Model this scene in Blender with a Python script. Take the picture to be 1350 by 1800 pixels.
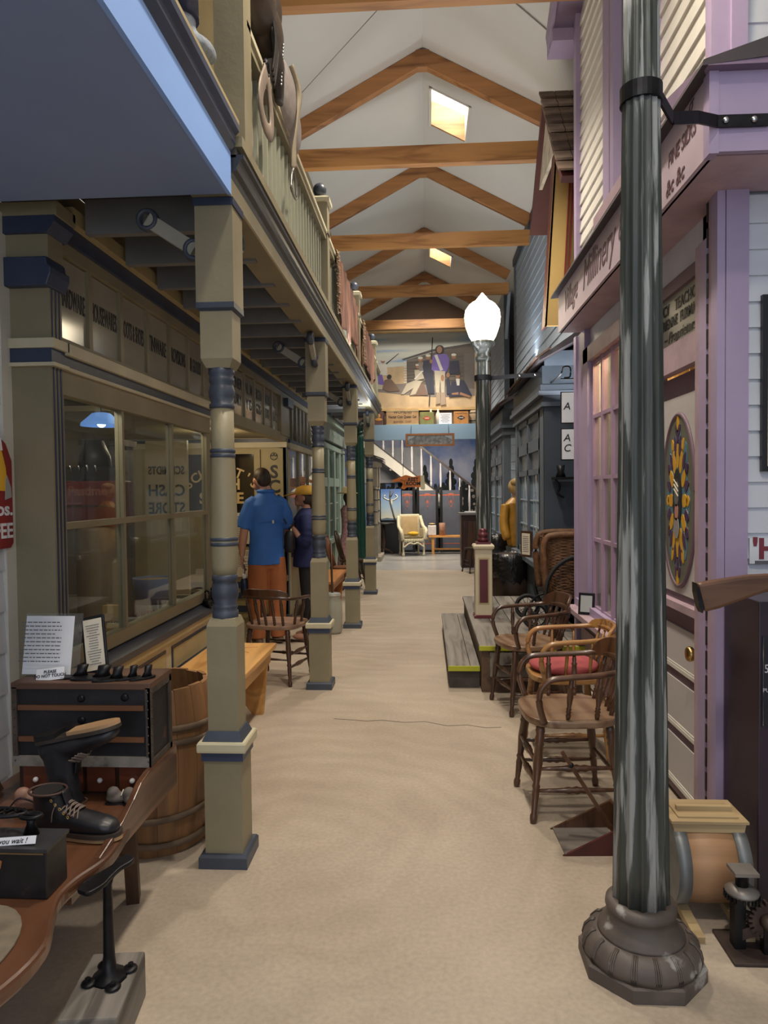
import bpy, bmesh, math, random
from math import sin, cos, pi, radians
from mathutils import Vector, Matrix, Euler
random.seed(7)
for o in list(bpy.data.objects): bpy.data.objects.remove(o, do_unlink=True)
SC = bpy.context.scene
COL = SC.collection
# ---------------------------------------------------------------- camera
cam_d = bpy.data.cameras.new('camera'); cam = bpy.data.objects.new('camera', cam_d); COL.objects.link(cam)
cam_d.sensor_fit = 'HORIZONTAL'; cam_d.sensor_width = 36.0; cam_d.lens = 36.0*1250/1350
cam_d.clip_start = 0.02; cam_d.clip_end = 200
cam.location = (0, 0, 1.5); cam.rotation_euler = (1.5410776, 0.0104674, 0.0591338)
SC.camera = cam
# ---------------------------------------------------------------- world, lights, exposure
w = bpy.data.worlds.new('world'); SC.world = w; w.use_nodes = True
w.node_tree.nodes['Background'].inputs[0].default_value = (0.78, 0.87, 1.0, 1)
w.node_tree.nodes['Background'].inputs[1].default_value = 1.15
SC.view_settings.view_transform = 'Standard'; SC.view_settings.look = 'None'
SC.view_settings.exposure = 0.42; SC.view_settings.gamma = 1.0; SC.view_settings.use_curve_mapping = False
TRUSS_Y = [0.05, 2.5, 4.95, 7.36, 9.82, 12.26, 14.7]
def light(name, kind, loc, energy, color, target=None, **kw):
    d = bpy.data.lights.new(name, kind); d.energy = energy; d.color = color
    for k, v in kw.items(): setattr(d, k, v)
    o = bpy.data.objects.new(name, d); COL.objects.link(o); o.location = loc
    if target is not None:
        o.rotation_euler = (Vector(target)-Vector(loc)).to_track_quat('-Z', 'Y').to_euler()
    return o
WARM = (1.0, 0.89, 0.76)
for i, y in enumerate(TRUSS_Y):
    # added warm fill spots hidden behind the tie beams, no fixtures modelled
    light('beam_fill_spot', 'SPOT', (0.1, y+0.22, 4.86), 230 if y > 1 else 200, WARM, (0.15, y+0.6, 0), spot_size=radians(115), spot_blend=0.9, shadow_soft_size=0.12)
# added unseen up-fills above balcony, slab and shop roofs, brightening the ceiling
light('up_fill_left', 'AREA', (-1.1, 6.5, 2.95), 70, (0.97, 0.97, 1.0), (-.3, 6.5, 6), shape='RECTANGLE', size=.3, size_y=8.5)
light('up_fill_right', 'AREA', (1.3, 9.5, 3.2), 34, (0.9, 0.95, 1.0), (.3, 9.5, 6), shape='RECTANGLE', size=.1, size_y=5)
light('up_fill_near', 'AREA', (-1.2, .2, 3.0), 30, (1, 0.95, .88), (-.2, .2, 6), shape='RECTANGLE', size=.4, size_y=3.5)
# lights in the store recess and shop windows, plus fills for hall and painting
light('recess_light', 'POINT', (-2.1, 6.9, 2.02), 10, (1, .78, .5), shadow_soft_size=.06)
light('hall_fill', 'AREA', (-0.1, 15.75, 2.82), 75, (1, .86, .68), (-.1, 16.6, 0), shape='RECTANGLE', size=1.8, size_y=.12)  # unseen fill added behind the loft beam to brighten the far hall
light('picture_fill', 'SPOT', (0.1, 12.5, 4.9), 190, (1, .92, .8), (0, 16, 4.0), spot_size=radians(60), spot_blend=.7, shadow_soft_size=.1)  # unseen spot added to brighten the painting
light('shop_window_light', 'POINT', (1.34, 4.62, 2.47), 12, (1, .72, .36), shadow_soft_size=.08)
light('store_window_fill', 'POINT', (-1.78, 3.2, 2.05), 8, (1, .85, .65), shadow_soft_size=.05)  # unseen fill added behind the pilaster to bring out the window goods
light('store_light', 'POINT', (-1.8, 4.95, 2.1), 8, (1, .8, .55), shadow_soft_size=.08)
# ---------------------------------------------------------------- helpers
def V(*a): return Vector(a)
class MB:
    def __init__(s): s.v = []; s.f = []; s.m = []; s.s = []
    def add(s, vs, fs, mi=0, sm=False):
        b = len(s.v); s.v += [tuple(p) for p in vs]
        for f in fs: s.f.append([b+i for i in f]); s.m.append(mi); s.s.append(sm)
        return s
    def box(s, x0, x1, y0, y1, z0, z1, mi=0):
        if x0 > x1: x0, x1 = x1, x0
        if y0 > y1: y0, y1 = y1, y0
        if z0 > z1: z0, z1 = z1, z0
        return s.add([(x0,y0,z0),(x1,y0,z0),(x1,y1,z0),(x0,y1,z0),(x0,y0,z1),(x1,y0,z1),(x1,y1,z1),(x0,y1,z1)],
                     [(0,3,2,1),(4,5,6,7),(0,1,5,4),(1,2,6,5),(2,3,7,6),(3,0,4,7)], mi)
    def cbox(s, c, d, mi=0, M=None):
        hx, hy, hz = d[0]/2, d[1]/2, d[2]/2
        vs = [Vector(p) for p in [(-hx,-hy,-hz),(hx,-hy,-hz),(hx,hy,-hz),(-hx,hy,-hz),(-hx,-hy,hz),(hx,-hy,hz),(hx,hy,hz),(-hx,hy,hz)]]
        if M is not None: vs = [M @ p for p in vs]
        return s.add([p+Vector(c) for p in vs], [(0,3,2,1),(4,5,6,7),(0,1,5,4),(1,2,6,5),(2,3,7,6),(3,0,4,7)], mi)
    def bar(s, a, b, w, h, mi=0, up=(0,0,1)):
        a, b = Vector(a), Vector(b); d = (b-a).normalized(); up = Vector(up)
        sd = d.cross(up)
        if sd.length < 1e-4: sd = d.cross(Vector((1,0,0)))
        sd.normalize(); u = sd.cross(d)
        vs = []
        for p in (a, b):
            for q in ((-1,-1),(1,-1),(1,1),(-1,1)): vs.append(p+sd*q[0]*w/2+u*q[1]*h/2)
        return s.add(vs, [(3,2,1,0),(4,5,6,7),(0,1,5,4),(1,2,6,5),(2,3,7,6),(3,0,4,7)], mi)
    def lathe(s, prof, n=20, c=(0,0,0), M=None, mi=0, sm=True, a0=0.0, flute=0.0, nfl=0):
        vs = []; c = Vector(c)
        for r, z in prof:
            for k in range(n):
                a = a0+2*pi*k/n; rr = r
                if flute and r > .02: rr = r*(1-flute*abs(sin(a*nfl/2)))
                p = Vector((rr*cos(a), rr*sin(a), z))
                vs.append((M @ p if M is not None else p)+c)
        fs = []
        for i in range(len(prof)-1):
            for k in range(n):
                k2 = (k+1) % n
                fs.append((i*n+k, i*n+k2, (i+1)*n+k2, (i+1)*n+k))
        s.add(vs, fs, mi, sm)
        b = len(s.v)-len(vs)
        s.f.append([b+k for k in range(n-1,-1,-1)]); s.m.append(mi); s.s.append(False)
        s.f.append([b+(len(prof)-1)*n+k for k in range(n)]); s.m.append(mi); s.s.append(False)
        return s
    def sq(s, prof, mi=0, c=(0,0,0)):
        # square lathe: list of (half width, z)
        vs = []
        for h, z in prof: vs += [(c[0]-h,c[1]-h,c[2]+z),(c[0]+h,c[1]-h,c[2]+z),(c[0]+h,c[1]+h,c[2]+z),(c[0]-h,c[1]+h,c[2]+z)]
        fs = [(3,2,1,0)]; n = len(prof)
        for i in range(n-1):
            for k in range(4):
                k2 = (k+1) % 4; fs.append((i*4+k, i*4+k2, i*4+4+k2, i*4+4+k))
        fs.append(tuple((n-1)*4+k for k in range(4)))
        return s.add(vs, fs, mi)
    def tube(s, pts, r, n=8, mi=0, sm=True, flat=1.0, up=(0,0,1), closed=False):
        pts = [Vector(p) for p in pts]; N = len(pts)
        rs = r if isinstance(r, (list, tuple)) else [r]*N
        vs = []; up = Vector(up)
        for i, p in enumerate(pts):
            if closed: d = pts[(i+1) % N]-pts[i-1]
            else: d = pts[min(i+1,N-1)]-pts[max(i-1,0)]
            d.normalize()
            sd = d.cross(up)
            if sd.length < 1e-3: sd = d.cross(Vector((0,1,0.01)))
            sd.normalize(); u = sd.cross(d)
            for k in range(n):
                a = 2*pi*k/n; vs.append(p+sd*cos(a)*rs[i]+u*sin(a)*rs[i]*flat)
        fs = []
        R = N if closed else N-1
        for i in range(R):
            j = (i+1) % N
            for k in range(n):
                k2 = (k+1) % n; fs.append((i*n+k, j*n+k, j*n+k2, i*n+k2)[::-1])
        s.add(vs, fs, mi, sm)
        if not closed:
            b = len(s.v)-len(vs)
            s.f.append([b+k for k in range(n-1,-1,-1)]); s.m.append(mi); s.s.append(False)
            s.f.append([b+(N-1)*n+k for k in range(n)]); s.m.append(mi); s.s.append(False)
        return s
    def loft(s, secs, n=16, mi=0, sm=True):
        # secs: (center, rx, ry[, M]) horizontal ellipses (M tilts them)
        vs = []
        for q in secs:
            c, rx, ry = Vector(q[0]), q[1], q[2]; M = q[3] if len(q) > 3 else None
            for k in range(n):
                a = 2*pi*k/n; p = Vector((rx*cos(a), ry*sin(a), 0))
                vs.append((M @ p if M is not None else p)+c)
        fs = []
        for i in range(len(secs)-1):
            for k in range(n):
                k2 = (k+1) % n; fs.append((i*n+k, i*n+k2, (i+1)*n+k2, (i+1)*n+k))
        s.add(vs, fs, mi, sm)
        b = len(s.v)-len(vs)
        s.f.append([b+k for k in range(n-1,-1,-1)]); s.m.append(mi); s.s.append(sm)
        s.f.append([b+(len(secs)-1)*n+k for k in range(n)]); s.m.append(mi); s.s.append(sm)
        return s
    def ell(s, c, r, n=14, m=9, M=None, mi=0):
        vs = []; c = Vector(c); r = Vector(r) if hasattr(r, '__len__') else Vector((r,r,r))
        for i in range(1, m):
            t = pi*i/m
            for k in range(n):
                a = 2*pi*k/n; p = Vector((r.x*sin(t)*cos(a), r.y*sin(t)*sin(a), -r.z*cos(t))); vs.append((M @ p if M is not None else p)+c)
        b0 = len(vs); e = Vector((0,0,r.z)); 
        vs.append((M @ -e if M is not None else -e)+c); vs.append((M @ e if M is not None else e)+c)
        fs = []
        for i in range(m-2):
            for k in range(n):
                k2 = (k+1) % n; fs.append((i*n+k, i*n+k2, (i+1)*n+k2, (i+1)*n+k))
        for k in range(n):
            k2 = (k+1) % n; fs.append((b0, k2, k)); fs.append((b0+1, (m-2)*n+k, (m-2)*n+k2))
        return s.add(vs, fs, mi, True)
    def prism(s, pts, d, plane='xz', off=0.0, mi=0, sm=False):
        # polygon pts (2D, any winding) extruded from off to off+d along the third axis
        n = len(pts)
        def P(a, b, t):
            return {'xz': (a, t, b), 'yz': (t, a, b), 'xy': (a, b, t)}[plane]
        vs = [P(a, b, off) for a, b in pts]+[P(a, b, off+d) for a, b in pts]
        ar = sum(pts[i][0]*pts[(i+1) % n][1]-pts[(i+1) % n][0]*pts[i][1] for i in range(n))
        flip = (ar > 0) ^ (d < 0)
        if plane == 'xz': flip = not flip
        fs = [list(range(n)), list(range(2*n-1, n-1, -1))]+[[i, i+n, (i+1) % n+n, (i+1) % n] for i in range(n)]
        if flip: fs = [f[::-1] for f in fs]
        b = len(s.v); s.v += vs
        for j, f in enumerate(fs): s.f.append([b+i for i in f]); s.m.append(mi); s.s.append(sm and j > 1)
        return s
    def tf(s, M):
        s.v = [tuple(M @ Vector(p)) for p in s.v]; return s
    def mesh(s, name, mats):
        me = bpy.data.meshes.new(name); me.from_pydata(s.v, [], s.f)
        for m in (mats if isinstance(mats, (list, tuple)) else [mats]): me.materials.append(m)
        me.polygons.foreach_set('material_index', s.m); me.polygons.foreach_set('use_smooth', s.s)
        me.update(); return me
    def build(s, name, mats, parent=None, loc=(0,0,0), rot=(0,0,0), bevel=0, remesh=0, sub=0, smooth_it=0):
        o = bpy.data.objects.new(name, s.mesh(name, mats)); COL.objects.link(o)
        o.location = loc; o.rotation_euler = rot
        if parent is not None: o.parent = parent
        if bevel:
            b = o.modifiers.new('bevel', 'BEVEL'); b.width = bevel; b.segments = 2; b.limit_method = 'ANGLE'; b.angle_limit = radians(40)
        if remesh:
            r = o.modifiers.new('remesh', 'REMESH'); r.mode = 'VOXEL'; r.voxel_size = remesh; r.use_smooth_shade = True
            if smooth_it:
                q = o.modifiers.new('smooth', 'SMOOTH'); q.iterations = smooth_it; q.factor = .6
        if sub:
            q = o.modifiers.new('sub', 'SUBSURF'); q.levels = sub; q.render_levels = sub
        return o
def tag(o, label=None, cat=None, group=None, kind=None):
    if label: o['label'] = label
    if cat: o['category'] = cat
    if group: o['group'] = group
    if kind: o['kind'] = kind
    return o
def thing(name, label, cat, loc=(0,0,0), rz=0, group=None, rot=None):
    o = bpy.data.objects.new(name, None); COL.objects.link(o); o.empty_display_size = .1
    o.location = loc; o.rotation_euler = rot if rot is not None else (0, 0, rz)
    return tag(o, label, cat, group)
def struct(name, loc=(0,0,0)):
    o = bpy.data.objects.new(name, None); COL.objects.link(o); o.location = loc; o['kind'] = 'structure'; return o
def inst(name, me, parent=None, loc=(0,0,0), rot=(0,0,0), scale=(1,1,1)):
    o = bpy.data.objects.new(name, me); COL.objects.link(o); o.location = loc; o.rotation_euler = rot; o.scale = scale
    if parent is not None: o.parent = parent
    return o
def copy_tree(root, **kw):
    r = root.copy(); COL.objects.link(r)
    for k, v in kw.items(): setattr(r, k, v)
    def rec(src, dst):
        for ch in src.children:
            c = ch.copy(); COL.objects.link(c); c.parent = dst; rec(ch, c)
    rec(root, r); return r
def spline(pts, n=6):
    # Catmull-Rom through points
    P = [Vector(p) for p in pts]; out = []
    for i in range(len(P)-1):
        p0 = P[max(i-1,0)]; p1 = P[i]; p2 = P[i+1]; p3 = P[min(i+2,len(P)-1)]
        for k in range(n):
            t = k/n
            out.append(.5*((2*p1)+(-p0+p2)*t+(2*p0-5*p1+4*p2-p3)*t*t+(-p0+3*p1-3*p2+p3)*t*t*t))
    out.append(P[-1]); return out
def circle(c, r, n=20, ax=((1,0,0),(0,0,1)), a0=0, a1=2*pi):
    c = Vector(c); u, v = Vector(ax[0]), Vector(ax[1])
    full = abs(a1-a0-2*pi) < 1e-6
    return [c+u*r*cos(a0+(a1-a0)*k/n)+v*r*sin(a0+(a1-a0)*k/n) for k in range(n if full else n+1)]
FACE_AISLE_R = Euler((pi/2, 0, pi/2))    # print on a left-hand wall, facing +X
FACE_AISLE_L = Euler((pi/2, 0, -pi/2))   # print on a right-hand wall, facing -X
FACE_CAM = Euler((pi/2, 0, 0))
def text(name, s, size, loc, rot, mat, parent=None, shear=0, bold=0.0, align='CENTER', sx=1.0, space=1.0, line=1.0, extrude=0.0006, fit=0):
    cu = bpy.data.curves.new(name, 'FONT'); cu.body = s; cu.size = size; cu.shear = shear; cu.offset = bold; cu.space_line = line
    cu.align_x = align; cu.align_y = 'CENTER'; cu.space_character = space; cu.extrude = extrude; cu.resolution_u = 3
    t = bpy.data.objects.new(name, cu)
    me = bpy.data.meshes.new_from_object(t); bpy.data.objects.remove(t); bpy.data.curves.remove(cu)
    me.materials.clear(); me.materials.append(mat)
    if fit and len(me.vertices):
        xs = [v.co.x for v in me.vertices]; sx = fit/(max(xs)-min(xs))
    o = bpy.data.objects.new(name, me); COL.objects.link(o); o.location = loc; o.rotation_euler = rot; o.scale = (sx, 1, 1)
    if parent is not None: o.parent = parent
    return o
def arc_text(s, size, c, R, a_mid, rot, mat, parent, spread, bold=0.0):
    # letters set along an arch, one print mesh
    n = len(s); M0 = rot.to_matrix(); allv = MB()
    for i, ch in enumerate(s):
        if ch == ' ': continue
        a = a_mid+spread*(i-(n-1)/2)
        cu = bpy.data.curves.new('t', 'FONT'); cu.body = ch; cu.size = size; cu.offset = bold; cu.align_x = 'CENTER'; cu.extrude = .0005; cu.resolution_u = 3
        t = bpy.data.objects.new('t', cu); me = bpy.data.meshes.new_from_object(t)
        L = Vector((R*sin(a), R*cos(a)-R, 0)); Rz = Matrix.Rotation(-a, 3, 'Z')
        allv.add([M0 @ (Rz @ v.co+L)+Vector(c) for v in me.vertices], [list(p.vertices) for p in me.polygons])
        bpy.data.objects.remove(t); bpy.data.curves.remove(cu); bpy.data.meshes.remove(me)
    return allv.build('lettering', mat, parent)
def lines_print(name, w, h, n, loc, rot, mat, parent, seed=1, lh=.35, center=False):
    # rows of small print drawn as word-length dashes
    r = random.Random(seed); b = MB()
    for i in range(n):
        y = h/2-(i+.5)*h/n; x = -w/2; end = w/2*(1 if r.random() < .8 else r.uniform(.2,.9))
        if center: x = -w/2*r.uniform(.5,1); end = -x
        while x < end:
            l = min(r.uniform(.03,.11)*w/.5*.6, end-x); b.box(x, x+l, y-h/n*lh/2, y+h/n*lh/2, 0, .0006); x += l+w*.025
    return b.build(name, mat, parent, loc, rot)
# ---------------------------------------------------------------- materials
MATS = {}
def sr(r, g, b):
    f = lambda c: (c/255/12.92 if c/255 <= .04045 else ((c/255+.055)/1.055)**2.4)
    return (f(r), f(g), f(b))
def mat(name, col, rough=.6, var=.12, scale=5, bump=.06, metal=0, kind='noise', col2=None, axis='z', thr=.56, emis=0, spec=.5, coat=0, detail=5, bscale=None, bdist=.004):
    if name in MATS: return MATS[name]
    m = bpy.data.materials.new(name); m.use_nodes = True; nt = m.node_tree; N = nt.nodes; L = nt.links
    bs = N['Principled BSDF']; bs.inputs['Roughness'].default_value = rough; bs.inputs['Metallic'].default_value = metal
    bs.inputs['Specular IOR Level'].default_value = spec
    if coat: bs.inputs['Coat Weight'].default_value = coat; bs.inputs['Coat Roughness'].default_value = .15
    tc = N.new('ShaderNodeTexCoord'); mp = N.new('ShaderNodeMapping'); L.new(tc.outputs['Object'], mp.inputs[0])
    nz = N.new('ShaderNodeTexNoise'); nz.inputs['Scale'].default_value = scale; nz.inputs['Detail'].default_value = detail
    L.new(mp.outputs[0], nz.inputs[0])
    cr = N.new('ShaderNodeValToRGB')
    lo = tuple(c*(1-var) for c in col); hi = tuple(min(1, c*(1+var)) for c in col)
    if kind in ('wood', 'streak'):
        sc = {'x': (.09, 1, 1), 'y': (1, .09, 1), 'z': (1, 1, .09)}[axis]
        mp.inputs['Scale'].default_value = sc
        if kind == 'wood': nz.inputs['Distortion'].default_value = 1.2
        if col2 is None: col2 = tuple(c*.55 for c in col)
        cr.color_ramp.elements[0].position = .33; cr.color_ramp.elements[0].color = (*col2, 1)
        cr.color_ramp.elements[1].position = .66; cr.color_ramp.elements[1].color = (*hi, 1)
        e = cr.color_ramp.elements.new(.48); e.color = (*col, 1)
    elif kind == 'worn':
        cr.color_ramp.elements[0].position = thr-.02; cr.color_ramp.elements[0].color = (*col, 1)
        cr.color_ramp.elements[1].position = thr+.03; cr.color_ramp.elements[1].color = (*col2, 1)
        e = cr.color_ramp.elements.new(thr-.2); e.color = (*lo, 1)
        mp.inputs['Scale'].default_value = {'x': (.25, 1, 1), 'y': (1, .25, 1), 'z': (1, 1, .25), 'n': (1, 1, 1), 'zz': (1, 1, .07)}[axis]
    else:
        cr.color_ramp.elements[0].position = .3; cr.color_ramp.elements[0].color = (*lo, 1)
        cr.color_ramp.elements[1].position = .7; cr.color_ramp.elements[1].color = (*(col2 or hi), 1)
    L.new(nz.outputs['Fac'], cr.inputs[0]); L.new(cr.outputs[0], bs.inputs['Base Color'])
    if bump:
        bp = N.new('ShaderNodeBump'); bp.inputs['Strength'].default_value = min(1, bump*4); bp.inputs['Distance'].default_value = bdist
        if bscale:
            n2 = N.new('ShaderNodeTexNoise'); n2.inputs['Scale'].default_value = bscale; L.new(mp.outputs[0], n2.inputs[0]); L.new(n2.outputs['Fac'], bp.inputs['Height'])
        else: L.new(nz.outputs['Fac'], bp.inputs['Height'])
        L.new(bp.outputs[0], bs.inputs['Normal'])
    if emis:
        bs.inputs['Emission Color'].default_value = (*col, 1); bs.inputs['Emission Strength'].default_value = emis
    MATS[name] = m; return m
def flat(name, col, rough=.6, metal=0, emis=0): return mat(name, col, rough, var=.05, scale=9, bump=0, metal=metal, emis=emis)
def glass(name, tint=(.9,.95,.95), refl=.9, dirt=.04):
    m = bpy.data.materials.new(name); m.use_nodes = True; nt = m.node_tree; N = nt.nodes; L = nt.links
    out = N['Material Output']; N.remove(N['Principled BSDF'])
    tr = N.new('ShaderNodeBsdfTransparent'); tr.inputs[0].default_value = (*tint, 1)
    gl = N.new('ShaderNodeBsdfGlossy'); gl.inputs['Roughness'].default_value = .02; gl.inputs[0].default_value = (refl, refl, refl, 1)
    lw = N.new('ShaderNodeLayerWeight'); lw.inputs[0].default_value = .5
    pw = N.new('ShaderNodeMath'); pw.operation = 'POWER'; L.new(lw.outputs['Facing'], pw.inputs[0]); pw.inputs[1].default_value = 4.0
    fr = N.new('ShaderNodeMath'); fr.operation = 'MULTIPLY_ADD'; L.new(pw.outputs[0], fr.inputs[0]); fr.inputs[1].default_value = .6; fr.inputs[2].default_value = .04
    mx = N.new('ShaderNodeMixShader'); L.new(fr.outputs[0], mx.inputs[0]); L.new(tr.outputs[0], mx.inputs[1]); L.new(gl.outputs[0], mx.inputs[2])
    df = N.new('ShaderNodeBsdfDiffuse'); df.inputs[0].default_value = (.6, .6, .55, 1)
    m2 = N.new('ShaderNodeMixShader'); m2.inputs[0].default_value = dirt; L.new(mx.outputs[0], m2.inputs[1]); L.new(df.outputs[0], m2.inputs[2])
    L.new(m2.outputs[0], out.inputs[0]); MATS[name] = m; return m
OLIVE = mat('olive_paint', (.255,.22,.135), .5, .14, 3, .05, bscale=40)
CREAM = mat('cream_trim', (.55,.5,.34), .5, .12, 4, .04)
TAN = mat('tan_paint', (.4,.33,.17), .55, .12, 4, .04)
NAVY = mat('navy_paint', (.032,.046,.088), .42, .2, 5, .05)
BLUEGREY = mat('blue_grey_paint', (.05,.061,.085), .42, .18, 6, .05)
SOFFIT = mat('soffit_blue', (.22,.3,.5), .6, .04, 2, .0)
FASCIA = mat('fascia_blue', (.26,.45,.9), .6, .04, 2, .0)
JOIST = mat('joist_grey', (.17,.17,.165), .6, .15, 5, .05)
WHITEC = mat('white_clapboard', (.58,.6,.65), .5, .07, 6, .08, kind='noise', bscale=30)
WARMWHITE = mat('warm_white', (.66,.63,.56), .5, .06, 6, .05)
CEIL = mat('ceiling_plaster', (.66,.65,.6), .8, .04, 1.2, .01)
BEAM = mat('fir_beam', (.5,.24,.075), .5, .2, 7, .06, kind='wood', axis='x', col2=(.27,.105,.03))
RAFTER = mat('fir_rafter', (.4,.18,.06), .5, .2, 7, .06, kind='wood', axis='x', col2=(.2,.08,.025))
PINE = mat('pine_board', (.56,.3,.095), .45, .2, 7, .04, kind='wood', axis='y', col2=(.4,.19,.05))
OAKD = mat('dark_oak', (.062,.028,.015), .32, .3, 14, .06, kind='wood', axis='z', col2=(.03,.013,.007), coat=.3)
OAKM = mat('walnut_brown', (.085,.037,.017), .32, .3, 14, .06, kind='wood', axis='z', col2=(.045,.018,.008), coat=.3)
SEATW = mat('worn_seat', (.21,.13,.075), .4, .2, 10, .06, kind='wood', axis='x', col2=(.13,.06,.026), coat=.2)
OAKL = mat('golden_oak', (.33,.165,.05), .34, .25, 13, .07, kind='wood', axis='y', col2=(.11,.045,.014), coat=.3)
BARRELW = mat('barrel_wood', (.2,.098,.038), .55, .3, 9, .1, kind='wood', axis='z', col2=(.075,.034,.015))
HOOPW = mat('hoop_wood', (.135,.09,.055), .7, .25, 12, .12)
GREYW = mat('weathered_board', (.2,.18,.155), .75, .25, 10, .15, kind='wood', axis='y', col2=(.085,.075,.065))
BENCHW = mat('bench_wood', (.12,.05,.024), .3, .3, 8, .06, kind='wood', axis='y', col2=(.04,.015,.008), coat=.4)
LILAC = mat('lilac_paint', (.37,.29,.43), .5, .08, 3, .05, bscale=35)
MAUVE = mat('mauve_paint', (.155,.095,.125), .5, .12, 3, .04, bscale=35)
PINKISH = mat('pink_mauve_paint', (.42,.3,.34), .55, .14, 6, .12, bscale=25)
PANELW = mat('pale_panel', (.52,.49,.47), .5, .06, 3, .02)
SLATE = mat('slate_paint', (.045,.06,.078), .5, .15, 3, .04)
SLATE2 = mat('slate_trim', (.1,.125,.155), .5, .12, 3, .04)
CLAPB = mat('pale_blue_clapboard', (.32,.39,.47), .55, .08, 5, .06)
IRON = mat('black_iron', (.018,.018,.02), .42, .4, 20, .08, metal=.7)
BLACK = flat('black_gloss', (.008,.008,.009), .35)
INK = flat('black_lettering', (.01,.01,.012), .5)
GOLD = flat('gold_lettering', (.62,.45,.2), .4)
WHITEP = flat('white_paper', (.72,.74,.78), .7)
CREAMP = flat('cream_paper', (.66,.6,.48), .7)
GREYP = flat('grey_print', (.12,.12,.14), .7)
RED = mat('red_enamel', (.24,.015,.018), .3, .15, 8, .02)
BURG = mat('burgundy_paint', (.11,.018,.025), .35, .15, 6, .03)
YELLOW = flat('yellow_paint', (.75,.43,.03), .5)
CHROME = flat('bright_metal', (.6,.6,.6), .25, 1)
BRASS = flat('brass', (.5,.33,.12), .28, 1)
LEATHER = mat('black_leather', (.014,.014,.017), .38, .4, 18, .1)
GLASS = glass('window_glass')
SKIN = mat('skin', (.5,.26,.18), .5, .08, 10, .01)
# ================================================================ SETTING
def concrete():
    m = bpy.data.materials.new('concrete'); m.use_nodes = True; nt = m.node_tree; N = nt.nodes; L = nt.links; bs = N['Principled BSDF']
    tc = N.new('ShaderNodeTexCoord')
    n1 = N.new('ShaderNodeTexNoise'); n1.inputs['Scale'].default_value = 1.3; n1.inputs['Detail'].default_value = 6; L.new(tc.outputs['Object'], n1.inputs[0])
    n2 = N.new('ShaderNodeTexNoise'); n2.inputs['Scale'].default_value = 55; n2.inputs['Detail'].default_value = 3; L.new(tc.outputs['Object'], n2.inputs[0])
    # trowel arcs
    mp = N.new('ShaderNodeMapping'); mp.inputs['Location'].default_value = (.55, -3.0, 0); L.new(tc.outputs['Object'], mp.inputs[0])
    wv = N.new('ShaderNodeTexWave'); wv.wave_type = 'RINGS'; wv.rings_direction = 'Z'; wv.inputs['Scale'].default_value = 1.6; wv.inputs['Distortion'].default_value = 9; wv.inputs['Detail'].default_value = 4; wv.inputs['Detail Scale'].default_value = 1.6
    L.new(mp.outputs[0], wv.inputs[0])
    cr = N.new('ShaderNodeValToRGB'); e = cr.color_ramp.elements
    e[0].position = .3; e[0].color = (.375,.305,.23,1); e[1].position = .72; e[1].color = (.475,.4,.31,1)
    L.new(n1.outputs[0], cr.inputs[0])
    mx = N.new('ShaderNodeMixRGB'); mx.blend_type = 'MULTIPLY'; mx.inputs[0].default_value = .035; L.new(cr.outputs[0], mx.inputs[1]); L.new(wv.outputs['Color'], mx.inputs[2])
    m2 = N.new('ShaderNodeMixRGB'); m2.blend_type = 'OVERLAY'; m2.inputs[0].default_value = .22; L.new(mx.outputs[0], m2.inputs[1]); L.new(n2.outputs['Fac'], m2.inputs[2])
    L.new(m2.outputs[0], bs.inputs['Base Color'])
    rr = N.new('ShaderNodeMapRange'); rr.inputs[3].default_value = .36; rr.inputs[4].default_value = .46; L.new(wv.outputs['Fac'], rr.inputs[0]); L.new(rr.outputs[0], bs.inputs['Roughness'])
    bp = N.new('ShaderNodeBump'); bp.inputs['Strength'].default_value = .12; bp.inputs['Distance'].default_value = .003; L.new(n2.outputs[0], bp.inputs['Height']); L.new(bp.outputs[0], bs.inputs['Normal'])
    MATS['concrete'] = m; return m
CONC = concrete()
FARFLOOR = mat('far_floor_tile', (.36,.36,.35), .25, .12, 2, .02)
fl = MB().box(-4, 4, -4, 13.4, -.1, 0).build('floor', CONC); tag(fl, kind='structure')
crk = MB()
pts = [(-.62,4.62),(-.5,4.6),(-.4,4.58),(-.3,4.6),(-.15,4.56),(-.02,4.58),(.12,4.5),(.25,4.52),(.36,4.47),(.46,4.48)]
for (a, b), (c, d) in zip(pts[:-1], pts[1:]): crk.bar((a,b,.0008), (c,d,.0008), .006, .001)
crk.build('floor_crack', flat('crack_line', (.1,.07,.05), .9), fl)
f2 = MB().box(-4, 4, 13.4, 18.4, -.1, 0).build('floor', FARFLOOR); tag(f2, kind='structure')
# ceiling: two pitched planes, two skylight wells in the right-hand one
RZ, SL = 5.97, .53
def cz(x): return RZ-SL*abs(x)
SKY = [(.07, .53, 7.95, 8.75), (.08, .52, 12.95, 13.6)]
cm = MB()
def quad(x0, x1, y0, y1):
    z = lambda x: cz(x)
    cm.add([(x0,y0,z(x0)),(x1,y0,z(x1)),(x1,y1,z(x1)),(x0,y1,z(x0)),(x0,y0,z(x0)+.1),(x1,y0,z(x1)+.1),(x1,y1,z(x1)+.1),(x0,y1,z(x0)+.1)],
           [(0,3,2,1),(4,5,6,7),(0,1,5,4),(1,2,6,5),(2,3,7,6),(3,0,4,7)])
quad(-4, 0, -3.5, 16.1)
ys = [-3.5]
for (x0, x1, y0, y1) in SKY:
    quad(0, 4, ys[-1], y0); quad(0, x0, y0, y1); quad(x1, 4, y0, y1); ys.append(y1)
quad(0, 4, ys[-1], 16.1)
cl = cm.build('ceiling', CEIL); tag(cl, kind='structure')
PANE_E = flat('skylight_glazing', (1, .99, .96), .5, emis=8)
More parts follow.
